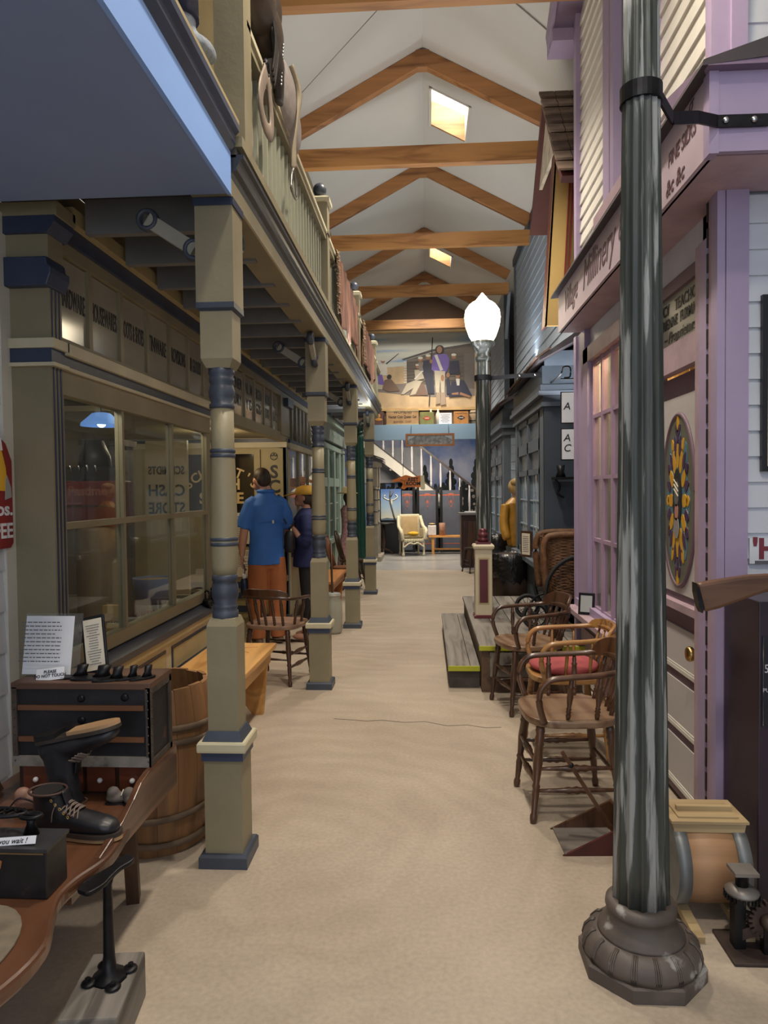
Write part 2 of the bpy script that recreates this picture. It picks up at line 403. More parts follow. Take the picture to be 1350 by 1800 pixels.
for i, (x0, x1, y0, y1) in enumerate(SKY):
    wnd = struct('window_%d' % (i+1))
    b = MB(); t = .03
    for (a0, a1) in ((x0, x0+t), (x1-t, x1)): b.box(a0, a1, y0, y1, cz(max(a0,a1))-.02, cz(min(a0,a1))+.3)
    b.add([(x0,y0,cz(x0)-.01),(x1,y0,cz(x1)-.01),(x1,y0,cz(x1)+.3),(x0,y0,cz(x0)+.3),(x0,y0+t,cz(x0)-.01),(x1,y0+t,cz(x1)-.01),(x1,y0+t,cz(x1)+.3),(x0,y0+t,cz(x0)+.3)], [(0,1,2,3),(7,6,5,4),(0,4,5,1),(3,2,6,7),(0,3,7,4),(1,5,6,2)])
    b.build('window_frame', WARMWHITE, wnd)
    MB().add([(x0,y1-t,cz(x0)-.01),(x1,y1-t,cz(x1)-.01),(x1,y1-t,cz(x1)+.3),(x0,y1-t,cz(x0)+.3),(x0,y1,cz(x0)-.01),(x1,y1,cz(x1)-.01),(x1,y1,cz(x1)+.3),(x0,y1,cz(x0)+.3)],
             [(0,1,2,3),(7,6,5,4),(0,4,5,1),(3,2,6,7),(0,3,7,4),(1,5,6,2)]).build('well_board', BEAM, wnd)
    MB().add([(x0-t,y0-t,cz(x0)+.29),(x1+t,y0-t,cz(x1)+.29),(x1+t,y1+t,cz(x1)+.29),(x0-t,y1+t,cz(x0)+.29)], [(0,1,2,3)]).build('pane', PANE_E, wnd)
# roof trusses
WORDS = ['behind the camera', 'overhead', 'nearest in view, cut by the top of the picture', 'with the large skylight just behind it', 'third from the front, without a skylight behind it', 'with the small skylight just behind it', 'farthest, right above the big painting']
for i, y in enumerate(TRUSS_Y):
    if y < 4: continue
    t = thing('roof_truss', 'exposed orange fir roof truss, '+WORDS[i], 'roof truss', (0, y, 4.81), group='roof trusses over the aisle')
    xr = 1.1 if y < 6 else (1.42 if y < 11.5 else 1.42)
    MB().box(-1.33, xr, -.045, .045, 0, .185).build('tie_beam', BEAM, t)
    for s in (-1, 1):
        xe = -1.33 if s < 0 else xr
        a = V(0, 0, cz(0)-4.81-.09); b = V(xe, 0, cz(xe)-4.81-.09)
        MB().bar(a, b, .09, .15, up=(0,0,1)).build('rafter', RAFTER, t)
    MB().box(-.07, .07, -.05, .05, cz(0)-4.81-.2, cz(0)-4.81-.03).build('ridge_block', RAFTER, t)
# wires strung over the ceiling
MB().tube([(-1.3, 6.7, 5.05), (-.3, 6.0, 5.55)], .004, 5).build('conduit', flat('wire', (.3,.28,.25)), cl)
MB().tube([(.35, 5.9, cz(.35)-.01), (1.2, 6.3, cz(1.2)-.01)], .005, 5).build('conduit', flat('wire', (.3,.28,.25)), cl)
# clapboards
_cb = {}
def clap_mesh(length, pitch, m, thick=.022):
    k = (round(length,3), round(pitch,3), m.name)
    if k not in _cb:
        # board along +x, face towards -y, lower edge thick
        b = MB(); h = pitch*1.12
        vs = [(0,-thick,0),(length,-thick,0),(length,0,0),(0,0,0),(0,-thick*.35,h),(length,-thick*.35,h),(length,0,h),(0,0,h)]
        b.add(vs, [(0,3,2,1),(4,5,6,7),(0,1,5,4),(1,2,6,5),(2,3,7,6),(3,0,4,7)]); _cb[k] = b.mesh('clapboard', m)
    return _cb[k]
def claps(parent, p0, p1, z0, z1, pitch, m, thick=.022, zmax=None):
    # wall from p0 to p1 (xy), outer side to the right of p0->p1 direction
    a, b = Vector(p0), Vector(p1); L = (b-a).length; ang = math.atan2(b.y-a.y, b.x-a.x)
    n = int((z1-z0)/pitch+.5)
    for i in range(n):
        me = clap_mesh(L, pitch, m, thick)
        inst('clapboard', me, parent, (a.x, a.y, z0+i*pitch), (0, 0, ang))
# white clapboard wall on the left, next to the store pilaster (faces the aisle, +X)
wl = struct('wall_left')
MB().box(-1.85, -1.76, -1.0, 2.9, 0, 2.66).build('wall_core', WHITEC, wl)
claps(wl, (-1.757, 1.2), (-1.757, 2.83), 0.0, 2.66, .17, WHITEC, .02)
MB().box(-1.76, -1.73, 2.83, 2.9, 0, 2.66).build('corner_board', WARMWHITE, wl)
# upper wall behind the balcony
UPW = mat('cream_upper_wall', (.5,.4,.19), .6, .08, 3, .03)
wu = MB().box(-1.55, -1.36, 1.0, 11.8, 2.84, 5.2).build('wall_upper_left', UPW); tag(wu, kind='structure')
tr = MB().box(-1.36, -1.335, 1.0, 11.8, 5.08, 5.2).build('trim_1', OLIVE); tag(tr, kind='structure')
t2_ = MB().box(-1.36, -1.345, 1.0, 11.8, 2.84, 4.1).build('shade_panel', mat('upper_wall_shade', (.03,.026,.022), .7, .2, 5, .05)); tag(t2_, kind='structure')  # dark sheet painting in the shade behind the balusters
# far end
WALLG = mat('end_wall_grey', (.3,.3,.33), .7, .05, 2, .02)
we = MB().box(-3.5, 3.5, 16.06, 16.2, 2.85, 6.2).build('wall_end_upper', mat('brown_end_wall', (.12,.07,.04), .7, .1, 3, .03)); tag(we, kind='structure')
wl2 = MB().box(-3.5, -1.62, 13.9, 14.0, 0, 2.9).build('wall_hall_left', WALLG); tag(wl2, kind='structure')
lf = MB().box(-3.0, 3.0, 15.45, 15.55, 2.6, 2.93).box(-3.0, 3.0, 15.55, 18.3, 2.86, 2.93).build('ceiling_loft', mat('loft_blue', (.27,.41,.55), .6, .03, 2, 0)); tag(lf, kind='structure')
def mural_mat():
    # printed wall mural: dusky sky, dark tree line (flat print)
    m = bpy.data.materials.new('mural_print'); m.use_nodes = True; nt = m.node_tree; N = nt.nodes; L = nt.links; bs = N['Principled BSDF']; bs.inputs['Roughness'].default_value = .7
    tc = N.new('ShaderNodeTexCoord'); sp = N.new('ShaderNodeSeparateXYZ'); L.new(tc.outputs['Object'], sp.inputs[0])
    nz = N.new('ShaderNodeTexNoise'); nz.inputs['Scale'].default_value = 1.2; nz.inputs['Detail'].default_value = 5; L.new(tc.outputs['Object'], nz.inputs[0])
    cr = N.new('ShaderNodeValToRGB'); cr.color_ramp.elements[0].position = .38; cr.color_ramp.elements[0].color = (.05,.1,.27,1); cr.color_ramp.elements[1].position = .62; cr.color_ramp.elements[1].color = (.26,.28,.38,1)
    L.new(nz.outputs[0], cr.inputs[0]); L.new(cr.outputs[0], bs.inputs['Base Color']); MATS['mural'] = m; return m
wb = MB().box(-3.5, 3.5, 18.2, 18.3, 0, 2.86).build('wall_back', mural_mat()); tag(wb, kind='structure')
TREE = flat('mural_tree', (.006,.01,.012), .8)
r = random.Random(4)
b = MB(); 
for i in range(26):
    x = -1.2+i*.12+r.uniform(-.04,.04); h = r.uniform(1.45,1.75) if i % 5 else r.uniform(1.95,2.35)
    for k in range(9):
        z = h*(1-k/14); w_ = .05+k*.028*r.uniform(.7,1.3)
        b.ell((x+r.uniform(-.03,.03), 18.195, z-.05), (w_, .003, .11), 9, 5)
b.box(-1.5, 2.2, 18.19, 18.197, 0, 1.45); b.build('mural_tree_line', TREE, wb)
b = MB()
for i in range(60): b.ell((r.gauss(1.0,.3), 18.19, r.gauss(.95,.22)), (r.uniform(.02,.06), .003, r.uniform(.02,.05)), 7, 5)
b.build('mural_blossom', flat('mural_blossom', (.3,.26,.24), .8), wb)
wr = MB().box(3.2, 3.4, -4, 18.3, 0, 5).build('wall_right', WALLG); tag(wr, kind='structure')
wl3 = MB().box(-3.7, -3.5, -4, 18.3, 0, 5).build('wall_outer_left', WALLG); tag(wl3, kind='structure')
# ================================================================ LEFT: low blue slab ceiling in front of the store
sl = MB().box(-1.85, -.75, -2.5, 2.72, 2.645, 2.8).build('ceiling_low', SOFFIT); tag(sl, kind='structure')
MB().box(-.75, -.735, -2.5, 2.72, 2.64, 2.8).build('fascia_board', FASCIA, sl)
MB().prism([(-.80,2.8),(-.735,2.8),(-.715,2.83),(-.715,2.86),(-.70,2.875),(-.70,2.9),(-.8,2.9)], 5.2, 'xz', -2.48).build('cornice_moulding', NAVY, sl)
MB().box(-.80, -.70, -2.48, 2.72, 2.9, 2.915).build('moulding_cap', TAN, sl)
# ================================================================ GENERAL STORE FRONT (left)
st = thing('store_front', 'olive and cream general store front with lettered transom and big paned window', 'storefront', (0, 0, 0))
XF = -1.57
# corner pilaster
b = MB().box(-1.73, -1.56, 2.9, 3.0, 0, 2.36); b.build('pilaster', OLIVE, st)
for k in range(3):
    MB().box(-1.561, -1.556, 2.915+k*.03, 2.925+k*.03, .0, 2.09).build('pilaster_stripe', NAVY, st)
    MB().box(-1.561, -1.556, 2.915+k*.03, 2.925+k*.03, 2.16, 2.36).build('pilaster_stripe', NAVY, st)
MB().box(-1.74, -1.535, 2.88, 3.01, 2.035, 2.05).build('pilaster_band', CREAM, st)
MB().box(-1.735, -1.55, 2.89, 3.0, 2.05, 2.11).build('pilaster_band', NAVY, st)
MB().box(-1.74, -1.535, 2.88, 3.01, 2.11, 2.15).build('pilaster_band', CREAM, st)
MB().prism([(-1.735,2.36),(-1.55,2.36),(-1.535,2.40),(-1.53,2.41),(-1.53,2.44),(-1.545,2.445),(-1.55,2.48),(-1.735,2.48)], .16, 'xz', 2.86).build('pilaster_capital', NAVY, st, bevel=.006)
MB().box(-1.735, -1.55, 2.88, 3.0, 2.48, 2.575).build('pilaster_block', OLIVE, st)
MB().prism([(-1.74,2.575),(-1.545,2.575),(-1.51,2.62),(-1.51,2.645),(-1.74,2.645)], .16, 'xz', 2.86).build('pilaster_crown', NAVY, st)
MB().box(-1.75, -1.50, 2.86, 3.02, 2.645, 2.70).build('pilaster_top', OLIVE, st)
# cornice runs over the whole front
for (x0, x1, z0, z1, m, nm) in ((-1.62,-1.56,2.54,2.6,OLIVE,'frieze'), (-1.62,-1.54,2.595,2.665,NAVY,'cornice_band'), (-1.62,-1.50,2.665,2.73,TAN,'cornice')):
    MB().box(x0, x1, 3.0, 10.2, z0, z1).build(nm, m, st)
for (y0, y1) in ((3.0, 5.15), ):
    MB().box(-1.62, -1.545, y0, y1, 2.035, 2.05).build('belt_moulding', CREAM, st)
    MB().box(-1.62, -1.555, y0, y1, 2.05, 2.1).build('belt_band', BLUEGREY, st)
    MB().box(-1.62, -1.535, y0, y1, 2.1, 2.15).build('belt_moulding', CREAM, st)
TRP = mat('transom_pane', (.33,.31,.24), .12, .12, 2, .0, spec=.8)
edges = [3.0, 3.29, 3.635, 3.985, 4.335, 4.68, 5.0]
words = ['HARDWARE', 'HOUSEWARES', 'BOOTS & SHOES', 'TINWARE', 'PROVISIONS', 'AIR GOODS']
MB().box(-1.63, -1.6, 3.0, 5.1, 2.15, 2.54).build('transom_backing', OLIVE, st)
for i in range(6):
    y0, y1 = edges[i]+.018, edges[i+1]-.018
    p = MB().box(-1.6, -1.585, y0, y1, 2.175, 2.535).build('transom_pane', TRP, st)
    text('lettering', words[i], .125, (-1.5835, (y0+y1)/2, 2.365), FACE_AISLE_R, INK, p, bold=.0015, fit=(y1-y0)*.9)
for e in edges: MB().box(-1.6, -1.57, e-.018, e+.018, 2.15, 2.54).build('transom_bar', OLIVE, st)
MB().box(-1.6, -1.565, 3.0, 5.1, 2.15, 2.178).build('transom_rail', OLIVE, st)
# the shop window
MB().box(-1.62, -1.56, 3.0, 5.1, 1.93, 2.035).build('window_head', OLIVE, st)
for (y0, y1) in ((3.0,3.02),(3.61,3.635),(4.335,4.36),(5.03,5.12)): MB().box(-1.61, -1.57, y0, y1, .8, 1.94).build('mullion', OLIVE, st)
for (y0, y1) in ((3.02,3.61),(3.635,4.335),(4.36,5.03)): MB().box(-1.61, -1.57, y0, y1, 1.345, 1.375).build('glazing_bar', OLIVE, st)
MB().box(-1.62, -1.56, 3.0, 5.12, .735, .8).build('window_foot', OLIVE, st)
for (y0, y1) in ((3.02,3.61),(3.635,4.335),(4.36,5.03)):
    for (z0, z1) in ((.8,1.345),(1.375,1.93)): MB().box(-1.592, -1.588, y0, y1, z0, z1).build('pane', GLASS, st)
SILLM = mat('sill_grey', (.052,.056,.07), .45, .15, 3, .04)
MB().add([(-1.6,3.0,.735),(-1.5,3.0,.695),(-1.5,5.12,.695),(-1.6,5.12,.735),(-1.6,3.0,.66),(-1.5,3.0,.66),(-1.5,5.12,.66),(-1.6,5.12,.66)],[(0,1,2,3),(7,6,5,4),(0,4,5,1),(1,5,6,2),(2,6,7,3),(3,7,4,0)]).build('window_sill', SILLM, st)
MB().box(-1.6, -1.51, 3.0, 5.12, .62, .66).build('sill_moulding', TAN, st)
MB().box(-1.62, -1.55, 3.0, 5.12, 0, .62).build('bulkhead', CREAM, st)
for (y0, y1) in ((3.1,4.1),(4.2,5.05)):
    MB().box(-1.55, -1.545, y0, y1, .1, .57).build('panel_outline', NAVY, st)
    MB().box(-1.547, -1.54, y0+.015, y1-.015, .43, .555).build('panel', TAN, st)
    MB().box(-1.547, -1.538, y0+.015, y1-.015, .33, .41).build('panel_moulding', CREAM, st)
    MB().box(-1.547, -1.54, y0+.015, y1-.015, .115, .31).build('panel', OLIVE, st)
# end wall of the window bay, recess and door wall facing the camera
MB().box(-3.2, -1.57, 5.1, 5.14, 0, .75).build('bay_end_wall', OLIVE, st)
MB().box(-3.4, -1.57, 7.93, 8.0, 0, 2.12).build('door_wall', TAN, st)
MB().box(-3.4, -1.6, 5.12, 7.93, 2.11, 2.15).build('recess_soffit', OLIVE, st)
MB().box(-1.64, -1.56, 5.12, 8.0, 2.06, 2.15).build('recess_header', OLIVE, st)
MB().box(-1.63, -1.605, 5.12, 8.0, 2.15, 2.54).build('transom_backing', OLIVE, st)
ge = [5.4, 5.78, 6.15, 6.52, 6.9, 7.25, 7.6]
gl = ['GEN\nAND', 'ENER\nDRY', 'AL M\nY G', 'ERCHA\nGOO', 'NDIS\nDS', 'E\n&C']
for i in range(6):
    p = MB().box(-1.6, -1.585, ge[i]+.015, ge[i+1]-.015, 2.16, 2.53).build('transom_pane', TRP, st)
    text('lettering', gl[i], .13, (-1.5835, (ge[i]+ge[i+1])/2, 2.35), FACE_AISLE_R, INK, p, bold=.002, line=1.05, fit=.27)
for e in ge: MB().box(-1.6, -1.57, e-.015, e+.015, 2.15, 2.54).build('transom_bar', OLIVE, st)
MB().box(-1.64, -1.55, 7.6, 8.06, 2.12, 2.54).build('corner_block', OLIVE, st)
MB().box(-1.65, -1.5, 7.75, 8.08, 2.44, 2.53).build('corner_capital', NAVY, st)
for (z0, z1, m) in ((2.035,2.06,CREAM),(2.06,2.1,NAVY),(2.0,2.035,CREAM)):
    MB().box(-3.4, -1.555, 7.9, 7.93, z0, z1).build('door_wall_band', m, st)
    MB().box(-1.585, -1.54, 8.06, 10.2, z0, z1).build('belt_band', m, st)
# door with gilt lettering in the recess
dr = MB().box(-2.75, -1.86, 7.9, 7.93, .08, 1.98).build('door', TAN, st)
MB().box(-2.68, -1.93, 7.888, 7.902, 1.3, 1.93).build('door_glass', mat('dark_door_glass', (.012,.011,.01), .08, .3, 3, 0, spec=.9), dr)
arc_text("SCHMIDT'S", .15, (-2.3, 7.886, 1.70), .5, 0, FACE_CAM, GOLD, dr, .19, .003)
text('lettering', 'CASH', .17, (-2.3, 7.886, 1.585), FACE_CAM, GOLD, dr, bold=.005)
text('lettering', 'STORE', .17, (-2.3, 7.886, 1.43), FACE_CAM, GOLD, dr, bold=.005)
nb = MB().box(-2.2, -1.98, 7.87, 7.885, .92, 1.27).build('door_notice', CREAMP, dr); MB().box(-2.24, -1.96, 7.885, 7.9, .89, 1.3).build('notice_frame', BLACK, dr)
lines_print('print', .18, .28, 12, (-2.09, 7.869, 1.1), FACE_CAM, GREYP, nb, 3)
nb = MB().box(-2.22, -1.98, 7.87, 7.89, .55, .85).build('door_notice', CREAMP, dr); lines_print('print', .2, .18, 10, (-2.1, 7.869, .75), FACE_CAM, GREYP, nb, 5)
for z in (.15, .3, .42): MB().box(-2.7, -1.9, 7.885, 7.9, z, z+.07).build('door_panel', NAVY, dr)
# side panel with vertical lettering
sp_ = MB().box(-1.82, -1.6, 7.9, 7.93, .6, 1.99).build('lettered_panel', TAN, st)
for i, ch in enumerate('SCHMIDT'): text('lettering', ch, .2, (-1.7, 7.898, 1.72-i*.165), FACE_CAM, INK, sp_, bold=.006)
text('lettering', '*', .16, (-1.7, 7.898, 1.86), FACE_CAM, INK, sp_, bold=.006); MB().tube(circle((-1.7,7.898,1.9), .04, 18), .004, 5, closed=True).build('ornament_ring', INK, sp_)
MB().box(-1.82, -1.56, 7.88, 7.93, .5, .56).build('dado_rail', OLIVE, st); MB().box(-1.84, -1.55, 7.86, 7.93, .02, .12).build('plinth_board', BLUEGREY, st)
# second window bay beyond the recess
MB().box(-1.64, -1.555, 7.93, 8.08, 0, 2.0).build('pilaster', BLUEGREY, st)
for k in range(3): MB().box(-1.556, -1.55, 7.95+k*.045, 7.965+k*.045, .1, 1.98).build('pilaster_stripe', CREAM, st)
MB().box(-1.62, -1.57, 8.08, 10.2, 0, .75).build('bulkhead', OLIVE, st); MB().box(-1.64, -1.5, 8.08, 10.2, .75, .8).build('window_sill', SILLM, st)
for y in (8.08, 8.75, 9.45, 10.15): MB().box(-1.61, -1.57, y, y+.04, .8, 2.0).build('mullion', OLIVE, st)
for y in (8.12, 8.79, 9.49): MB().box(-1.592, -1.588, y, y+.63 if y < 9.4 else 10.15, .8, 2.0).build('pane', GLASS, st)
MB().box(-1.63, -1.6, 8.0, 10.2, 2.1, 2.54).build('transom_backing', mat('dim_poster', (.2,.13,.09), .4, .4, 3, 0, col2=(.3,.36,.42)), st)
for k in range(9): MB().box(-1.6, -1.575, 8.1+k*.26, 8.125+k*.26, 2.1, 2.54).build('transom_bar', OLIVE, st)
MB().box(-1.75, -1.56, 2.73, 10.2, 2.715, 2.84).build('upper_frieze', OLIVE, st)
# store interior shell
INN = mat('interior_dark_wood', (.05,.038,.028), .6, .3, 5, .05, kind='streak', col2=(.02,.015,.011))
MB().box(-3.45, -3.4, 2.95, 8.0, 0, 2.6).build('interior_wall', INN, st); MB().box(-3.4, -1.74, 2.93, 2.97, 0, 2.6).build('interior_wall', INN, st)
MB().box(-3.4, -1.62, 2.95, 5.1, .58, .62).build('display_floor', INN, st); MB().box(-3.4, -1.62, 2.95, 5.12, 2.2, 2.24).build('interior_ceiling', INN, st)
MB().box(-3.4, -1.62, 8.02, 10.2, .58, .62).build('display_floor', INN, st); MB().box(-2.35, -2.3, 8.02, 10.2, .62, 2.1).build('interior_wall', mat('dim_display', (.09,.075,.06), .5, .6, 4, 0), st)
# ---------------------------------------------------------------- things in the store window
t = thing('pendant_lamp', 'pale blue lit enamel shade lamp hanging inside the store window', 'lamp', (-2.2, 4.73, 1.96))
MB().lathe([(.04,.09),(.06,.085),(.13,.02),(.135,0),(.125,.003),(.05,.075),(.03,.08)], 24).build('lamp_shade', flat('blue_shade', (.16,.33,.75), .4, emis=.55), t)
MB().ell((0,0,.02), .03).build('bulb', flat('bulb_white', (.8,.95,1), .4, emis=4), t); MB().tube([(0,0,.08),(0,0,.245)], .005, 6).build('cord', INK, t)
t = thing('crate', 'dark red lettered crate standing in the store window', 'crate', (-1.95, 4.06, 1.306))
MB().box(-.155, .155, -.02, .2, 0, .27).build('box', mat('crate_red', (.13,.012,.014), .4, .3, 7, .06), t, bevel=.01)
text('lettering', 'Pastime', .075, (-.02, -.024, .21), FACE_CAM, flat('dull_red_print', (.22,.06,.04)), t, bold=.003)
MB().box(-.16, .16, -.03, -.018, .12, .13).build('batten', OAKD, t)
t = thing('wooden_tub', 'plain tall wooden tub at the left of the store window', 'tub', (-1.95, 4.14, .62))
MB().lathe([(.13,0),(.135,.1),(.13,.66),(.125,.685),(.1,.685)], 24).build('tub', mat('tub_wood', (.2,.135,.075), .6, .25, 6, .08, kind='streak', col2=(.11,.07,.04)), t)
t = thing('cabinet', 'tall narrow dark wooden cabinet behind the red crate in the store window', 'cabinet', (-2.15, 4.72, .62))
MB().box(-.12, .12, -.1, .12, 0, 1.2).build('body', INN, t); 
for x in (-.07, 0, .07): MB().box(x-.03, x+.03, -.115, -.1, .75, 1.17).build('door_board', mat('cab_board', (.1,.07,.05), .5, .2, 6, .05), t)
MB().box(-.14, .14, -.14, .14, 1.2, 1.24).build('cornice', INN, t)
t = thing('cash_register', 'ornate black iron machine on top of the red crate in the store window', 'machine', (-1.95, 4.08, 1.578))
MB().box(-.16, .1, -.02, .18, 0, .08).build('base', IRON, t); MB().loft([((-.03,.08,.08),.1,.09),((-.03,.08,.15),.09,.08),((-.03,.08,.24),.05,.05)], 14).build('body', IRON, t)
for k in range(4): MB().tube([(-.12+k*.05,-.03,.05),(-.12+k*.05,-.05,.09)], .007, 6).build('key', CHROME, t)
t = thing('marble_bucket', 'blue and white bucket lettered for marbles in the store window', 'bucket', (-1.85, 4.7, .62))
MB().lathe([(.11,0),(.12,.14)], 28).build('lower_band', flat('bucket_white', (.42,.42,.4)), t)
MB().lathe([(.12,.14),(.135,.31),(.128,.31),(.115,.15)], 28).build('upper_band', flat('bucket_blue', (.1,.15,.3)), t)
MB().lathe([(.125,.28),(.125,.295)], 28).build('contents', flat('bucket_tan', (.3,.2,.1)), t)
arcs = MB()
text('lettering', 'MARBLES', .07, (.0, -.126, .08), FACE_CAM, flat('maroon_print', (.2,.03,.05)), t, bold=.002)
t = thing('match_box', 'small tan carton printed with a donkey at the window foot', 'carton', (-1.66, 3.64, .62))
MB().box(-.05, .05, 0, .04, 0, .29).build('carton', flat('carton_tan', (.5,.3,.09)), t); text('lettering', 'BEAR OIL', .022, (0,-.001,.2), FACE_CAM, INK, t)
b = MB().ell((0,-.001,.1), (.025,.002,.014)); b.bar((.02,-.001,.11),(.033,-.001,.15), .01, .003); 
for x in (-.02,-.012,.012,.02): b.bar((x,-.001,.1),(x,-.001,.06), .006, .003)
b.build('donkey_print', flat('brown_print', (.16,.06,.02)), t)
r = random.Random(11)
names = ['small brown tin', 'grey cardboard box', 'dark glass bottle', 'pale card box', 'rusty tin can', 'cream paper packet', 'brown wooden box']
for k in range(7):
    y = 3.75+k*.17
    t = tag(None or MB().box(-.035, .035, -.03-.008*k, .03+.006*k, 0, .1+.025*((k*3) % 4)).build('display_goods', flat('goods%d' % k, [(.12,.06,.03),(.2,.2,.18),(.03,.035,.03),(.3,.27,.2),(.16,.08,.05),(.34,.3,.22),(.13,.07,.035)][k], .5), None, (-1.67, y, .62), (0,0,r.uniform(-.3,.3)), bevel=.006), names[k]+' on display behind the store window glass', 'box')
# lit doorway seen through the window, with its reversed lettering
t = thing('glazed_door', 'lit glazed inner door with reversed lettering seen through the store window', 'door', (-2.32, 6.25, .0))
MB().box(-.19, .19, 0, .04, 0, 1.97).build('door_leaf', flat('lit_cream_panel', (.5,.4,.22), .5), t)
for nm, z, s in (("STDIMHCS", 1.7, .1), ("HSAC", 1.52, .14), ("EROTS", 1.36, .14)):
    o = text('lettering', nm[::-1], s, (0, -.004, z), FACE_CAM, INK, t, bold=.003, fit=-.33)
# irons on the outer sill
for k, y in enumerate((4.86, 5.0)):
    t = thing('flat_iron', ['black sad iron on the window sill nearer the window corner', 'black sad iron at the far end of the window sill'][k], 'iron', (-1.53, y, .715), .6, group='irons on the window sill')
    MB().loft([((0,0,0),.035,.06),((0,0,.03),.035,.06),((0,0,.04),.025,.05)], 12).build('body', IRON, t)
    MB().tube(spline([(0,-.04,.035),(0,-.045,.09),(0,0,.1),(0,.045,.09),(0,.04,.035)]), .007, 7).build('handle', IRON, t)
# ================================================================ VERANDA POSTS AND BALCONY
XP = -.82
POSTY = [2.84, 5.39, 7.79, 10.33]
def make_post(y, label):
    t = thing('veranda_post', label, 'post', (XP, y, 0), group='turned posts carrying the balcony')
    MB().sq([(.098,0),(.098,.045),(.09,.055)]).build('plinth', BLUEGREY, t)
    MB().sq([(.076,.05),(.076,.435)]).build('pedestal', OLIVE, t)
    MB().sq([(.084,.43),(.084,.467)]).build('pedestal_band', NAVY, t)
    MB().sq([(.096,.467),(.098,.475),(.098,.5),(.094,.507)]).build('pedestal_cap', CREAM, t)
    MB().sq([(.082,.507),(.078,.515),(.066,.545)]).build('cap_moulding', BLUEGREY, t)
    MB().sq([(.061,.54),(.061,.965),(.05,.995)]).build('lower_shaft', OLIVE, t)
    MB().lathe([(.048,.985),(.052,.995),(.052,1.02),(.046,1.025),(.05,1.035),(.05,1.045),(.044,1.05),(.053,1.08),(.055,1.1),(.052,1.125),(.046,1.14),(.052,1.145),(.052,1.165),(.046,1.17)], 24).build('lower_vase', BLUEGREY, t)
    MB().lathe([(.047,1.165),(.054,1.2),(.0545,1.3),(.052,1.5),(.047,1.68),(.046,1.845)], 24).build('turned_shaft', OLIVE, t)
    for z, rr in ((1.292,.056),(1.312,.056),(1.648,.05),(1.667,.05)): MB().lathe([(rr-.003,z-.009),(rr,z-.006),(rr+.001,z),(rr,z+.006),(rr-.003,z+.009)], 24).build('ring', BLUEGREY, t)
    MB().lathe([(.044,1.835),(.05,1.84),(.05,1.855),(.043,1.86),(.05,1.885),(.053,1.905),(.048,1.925),(.044,1.935),(.05,1.945),(.05,1.96),(.045,1.965),(.052,1.975),(.052,1.995),(.046,2.0)], 24).build('upper_vase', BLUEGREY, t)
    MB().sq([(.048,1.995),(.064,2.03),(.064,2.22)]).build('neck_block', OLIVE, t)
    MB().sq([(.066,2.215),(.076,2.225),(.076,2.247)]).build('neck_band', BLUEGREY, t)
    MB().sq([(.075,2.247),(.075,2.625)]).build('head_block', OLIVE, t)
    MB().sq([(.08,2.62),(.08,2.65)]).build('head_band', NAVY, t)
    for (dx, dy) in ((-1,0),(0,1),(0,-1)):
        if dy == -1 and y < 3: continue
        d = V(dx, dy, 0); a = V(0,0,2.475)+d*.1; c = V(0,0,2.6)+d*.29
        br = MB().bar(a, c, .03, .055).build('bracket', mat('bracket_buff', (.34,.32,.25), .5), t)
        for p in (a+V(0,0,-.0)-V(d.y,-d.x,0)*.0, c): MB().tube(circle(p, .036, 18, ((d.x,d.y,0),(0,0,1))), .012, 8, flat=1.9, up=(d.y,-d.x,0), closed=True).build('bracket_ring', BLUEGREY, br)
    return t
PL = ['olive turned veranda post nearest the camera, beside the barrel', 'second olive veranda post, with the dark armchair behind it', 'third olive veranda post, next to the stoneware crock', 'farthest olive veranda post, beside the dark green lamp post']
for y, l in zip(POSTY, PL): make_post(y, l)
bal = thing('balcony', 'olive balcony with baluster railing and navy cornice above the store front', 'balcony', (0, 0, 2.65))
def bb(nm, m, x0, x1, y0, y1, z0, z1): return MB().box(x0, x1, y0, y1, z0-2.65, z1-2.65).build(nm, m, bal)
YE = 11.3
bb('edge_beam', OLIVE, -.9, -.755, 2.74, YE, 2.652, 2.73)
bb('beam_face', CREAM, -.755, -.745, 2.74, YE, 2.652, 2.72)
MB().prism([(-.80,.07),(-.745,.07),(-.735,.085),(-.72,.09),(-.72,.1),(-.71,.115),(-.705,.13),(-.69,.135),(-.69,.15),(-.8,.15)], YE+.05-2.74, 'xz', 2.74).build('cornice_moulding', mat('navy_worn', (.03,.037,.05), .4, .2, 20, .05), bal)
bb('deck', mat('deck_underside', (.07,.065,.06), .7, .15, 4, .05), -1.5, -.72, 2.74, YE, 2.79, 2.83)
bb('bottom_rail', OLIVE, -.775, -.695, 2.74, YE, 2.83, 2.87)
jm = MB().box(-.285, .37, -.022, .022, 0, .15).mesh('joist', JOIST)
k = 0; y = 3.1
while y < YE: inst('joist', jm, bal, (-1.2+.0, y, -.01)); y += .42
bm = MB().box(-.012, .012, -.012, .012, 0, .46).mesh('baluster', mat('baluster_green', (.33,.33,.24), .5, .08, 4, .02))
NEW = [2.87, 5.25, 7.72, 10.25]
for a, c in zip(NEW, NEW[1:]+[YE]):
    y = a+.12
    while y < c-.1: inst('baluster', bm, bal, (-.75, y, .22)); y += .1
bb('hand_rail', OLIVE, -.79, -.71, 2.87, YE, 3.33, 3.37); bb('hand_rail_cap', CREAM, -.8, -.7, 2.87, YE, 3.37, 3.395)
for i, y in enumerate(NEW):
    h = .75 if i else 1.6
    n_ = MB().sq([(.06,.2),(.06,.2+h)], c=(-.76,y,0)).build('newel', OLIVE, bal)
    MB().sq([(.08,.2+h),(.08,.23+h),(.05,.25+h)], c=(-.76,y,0)).build('newel_cap', CREAM, n_)
    if i: MB().ell((-.76,y,.31+h), .05).build('newel_ball', BLUEGREY, n_)
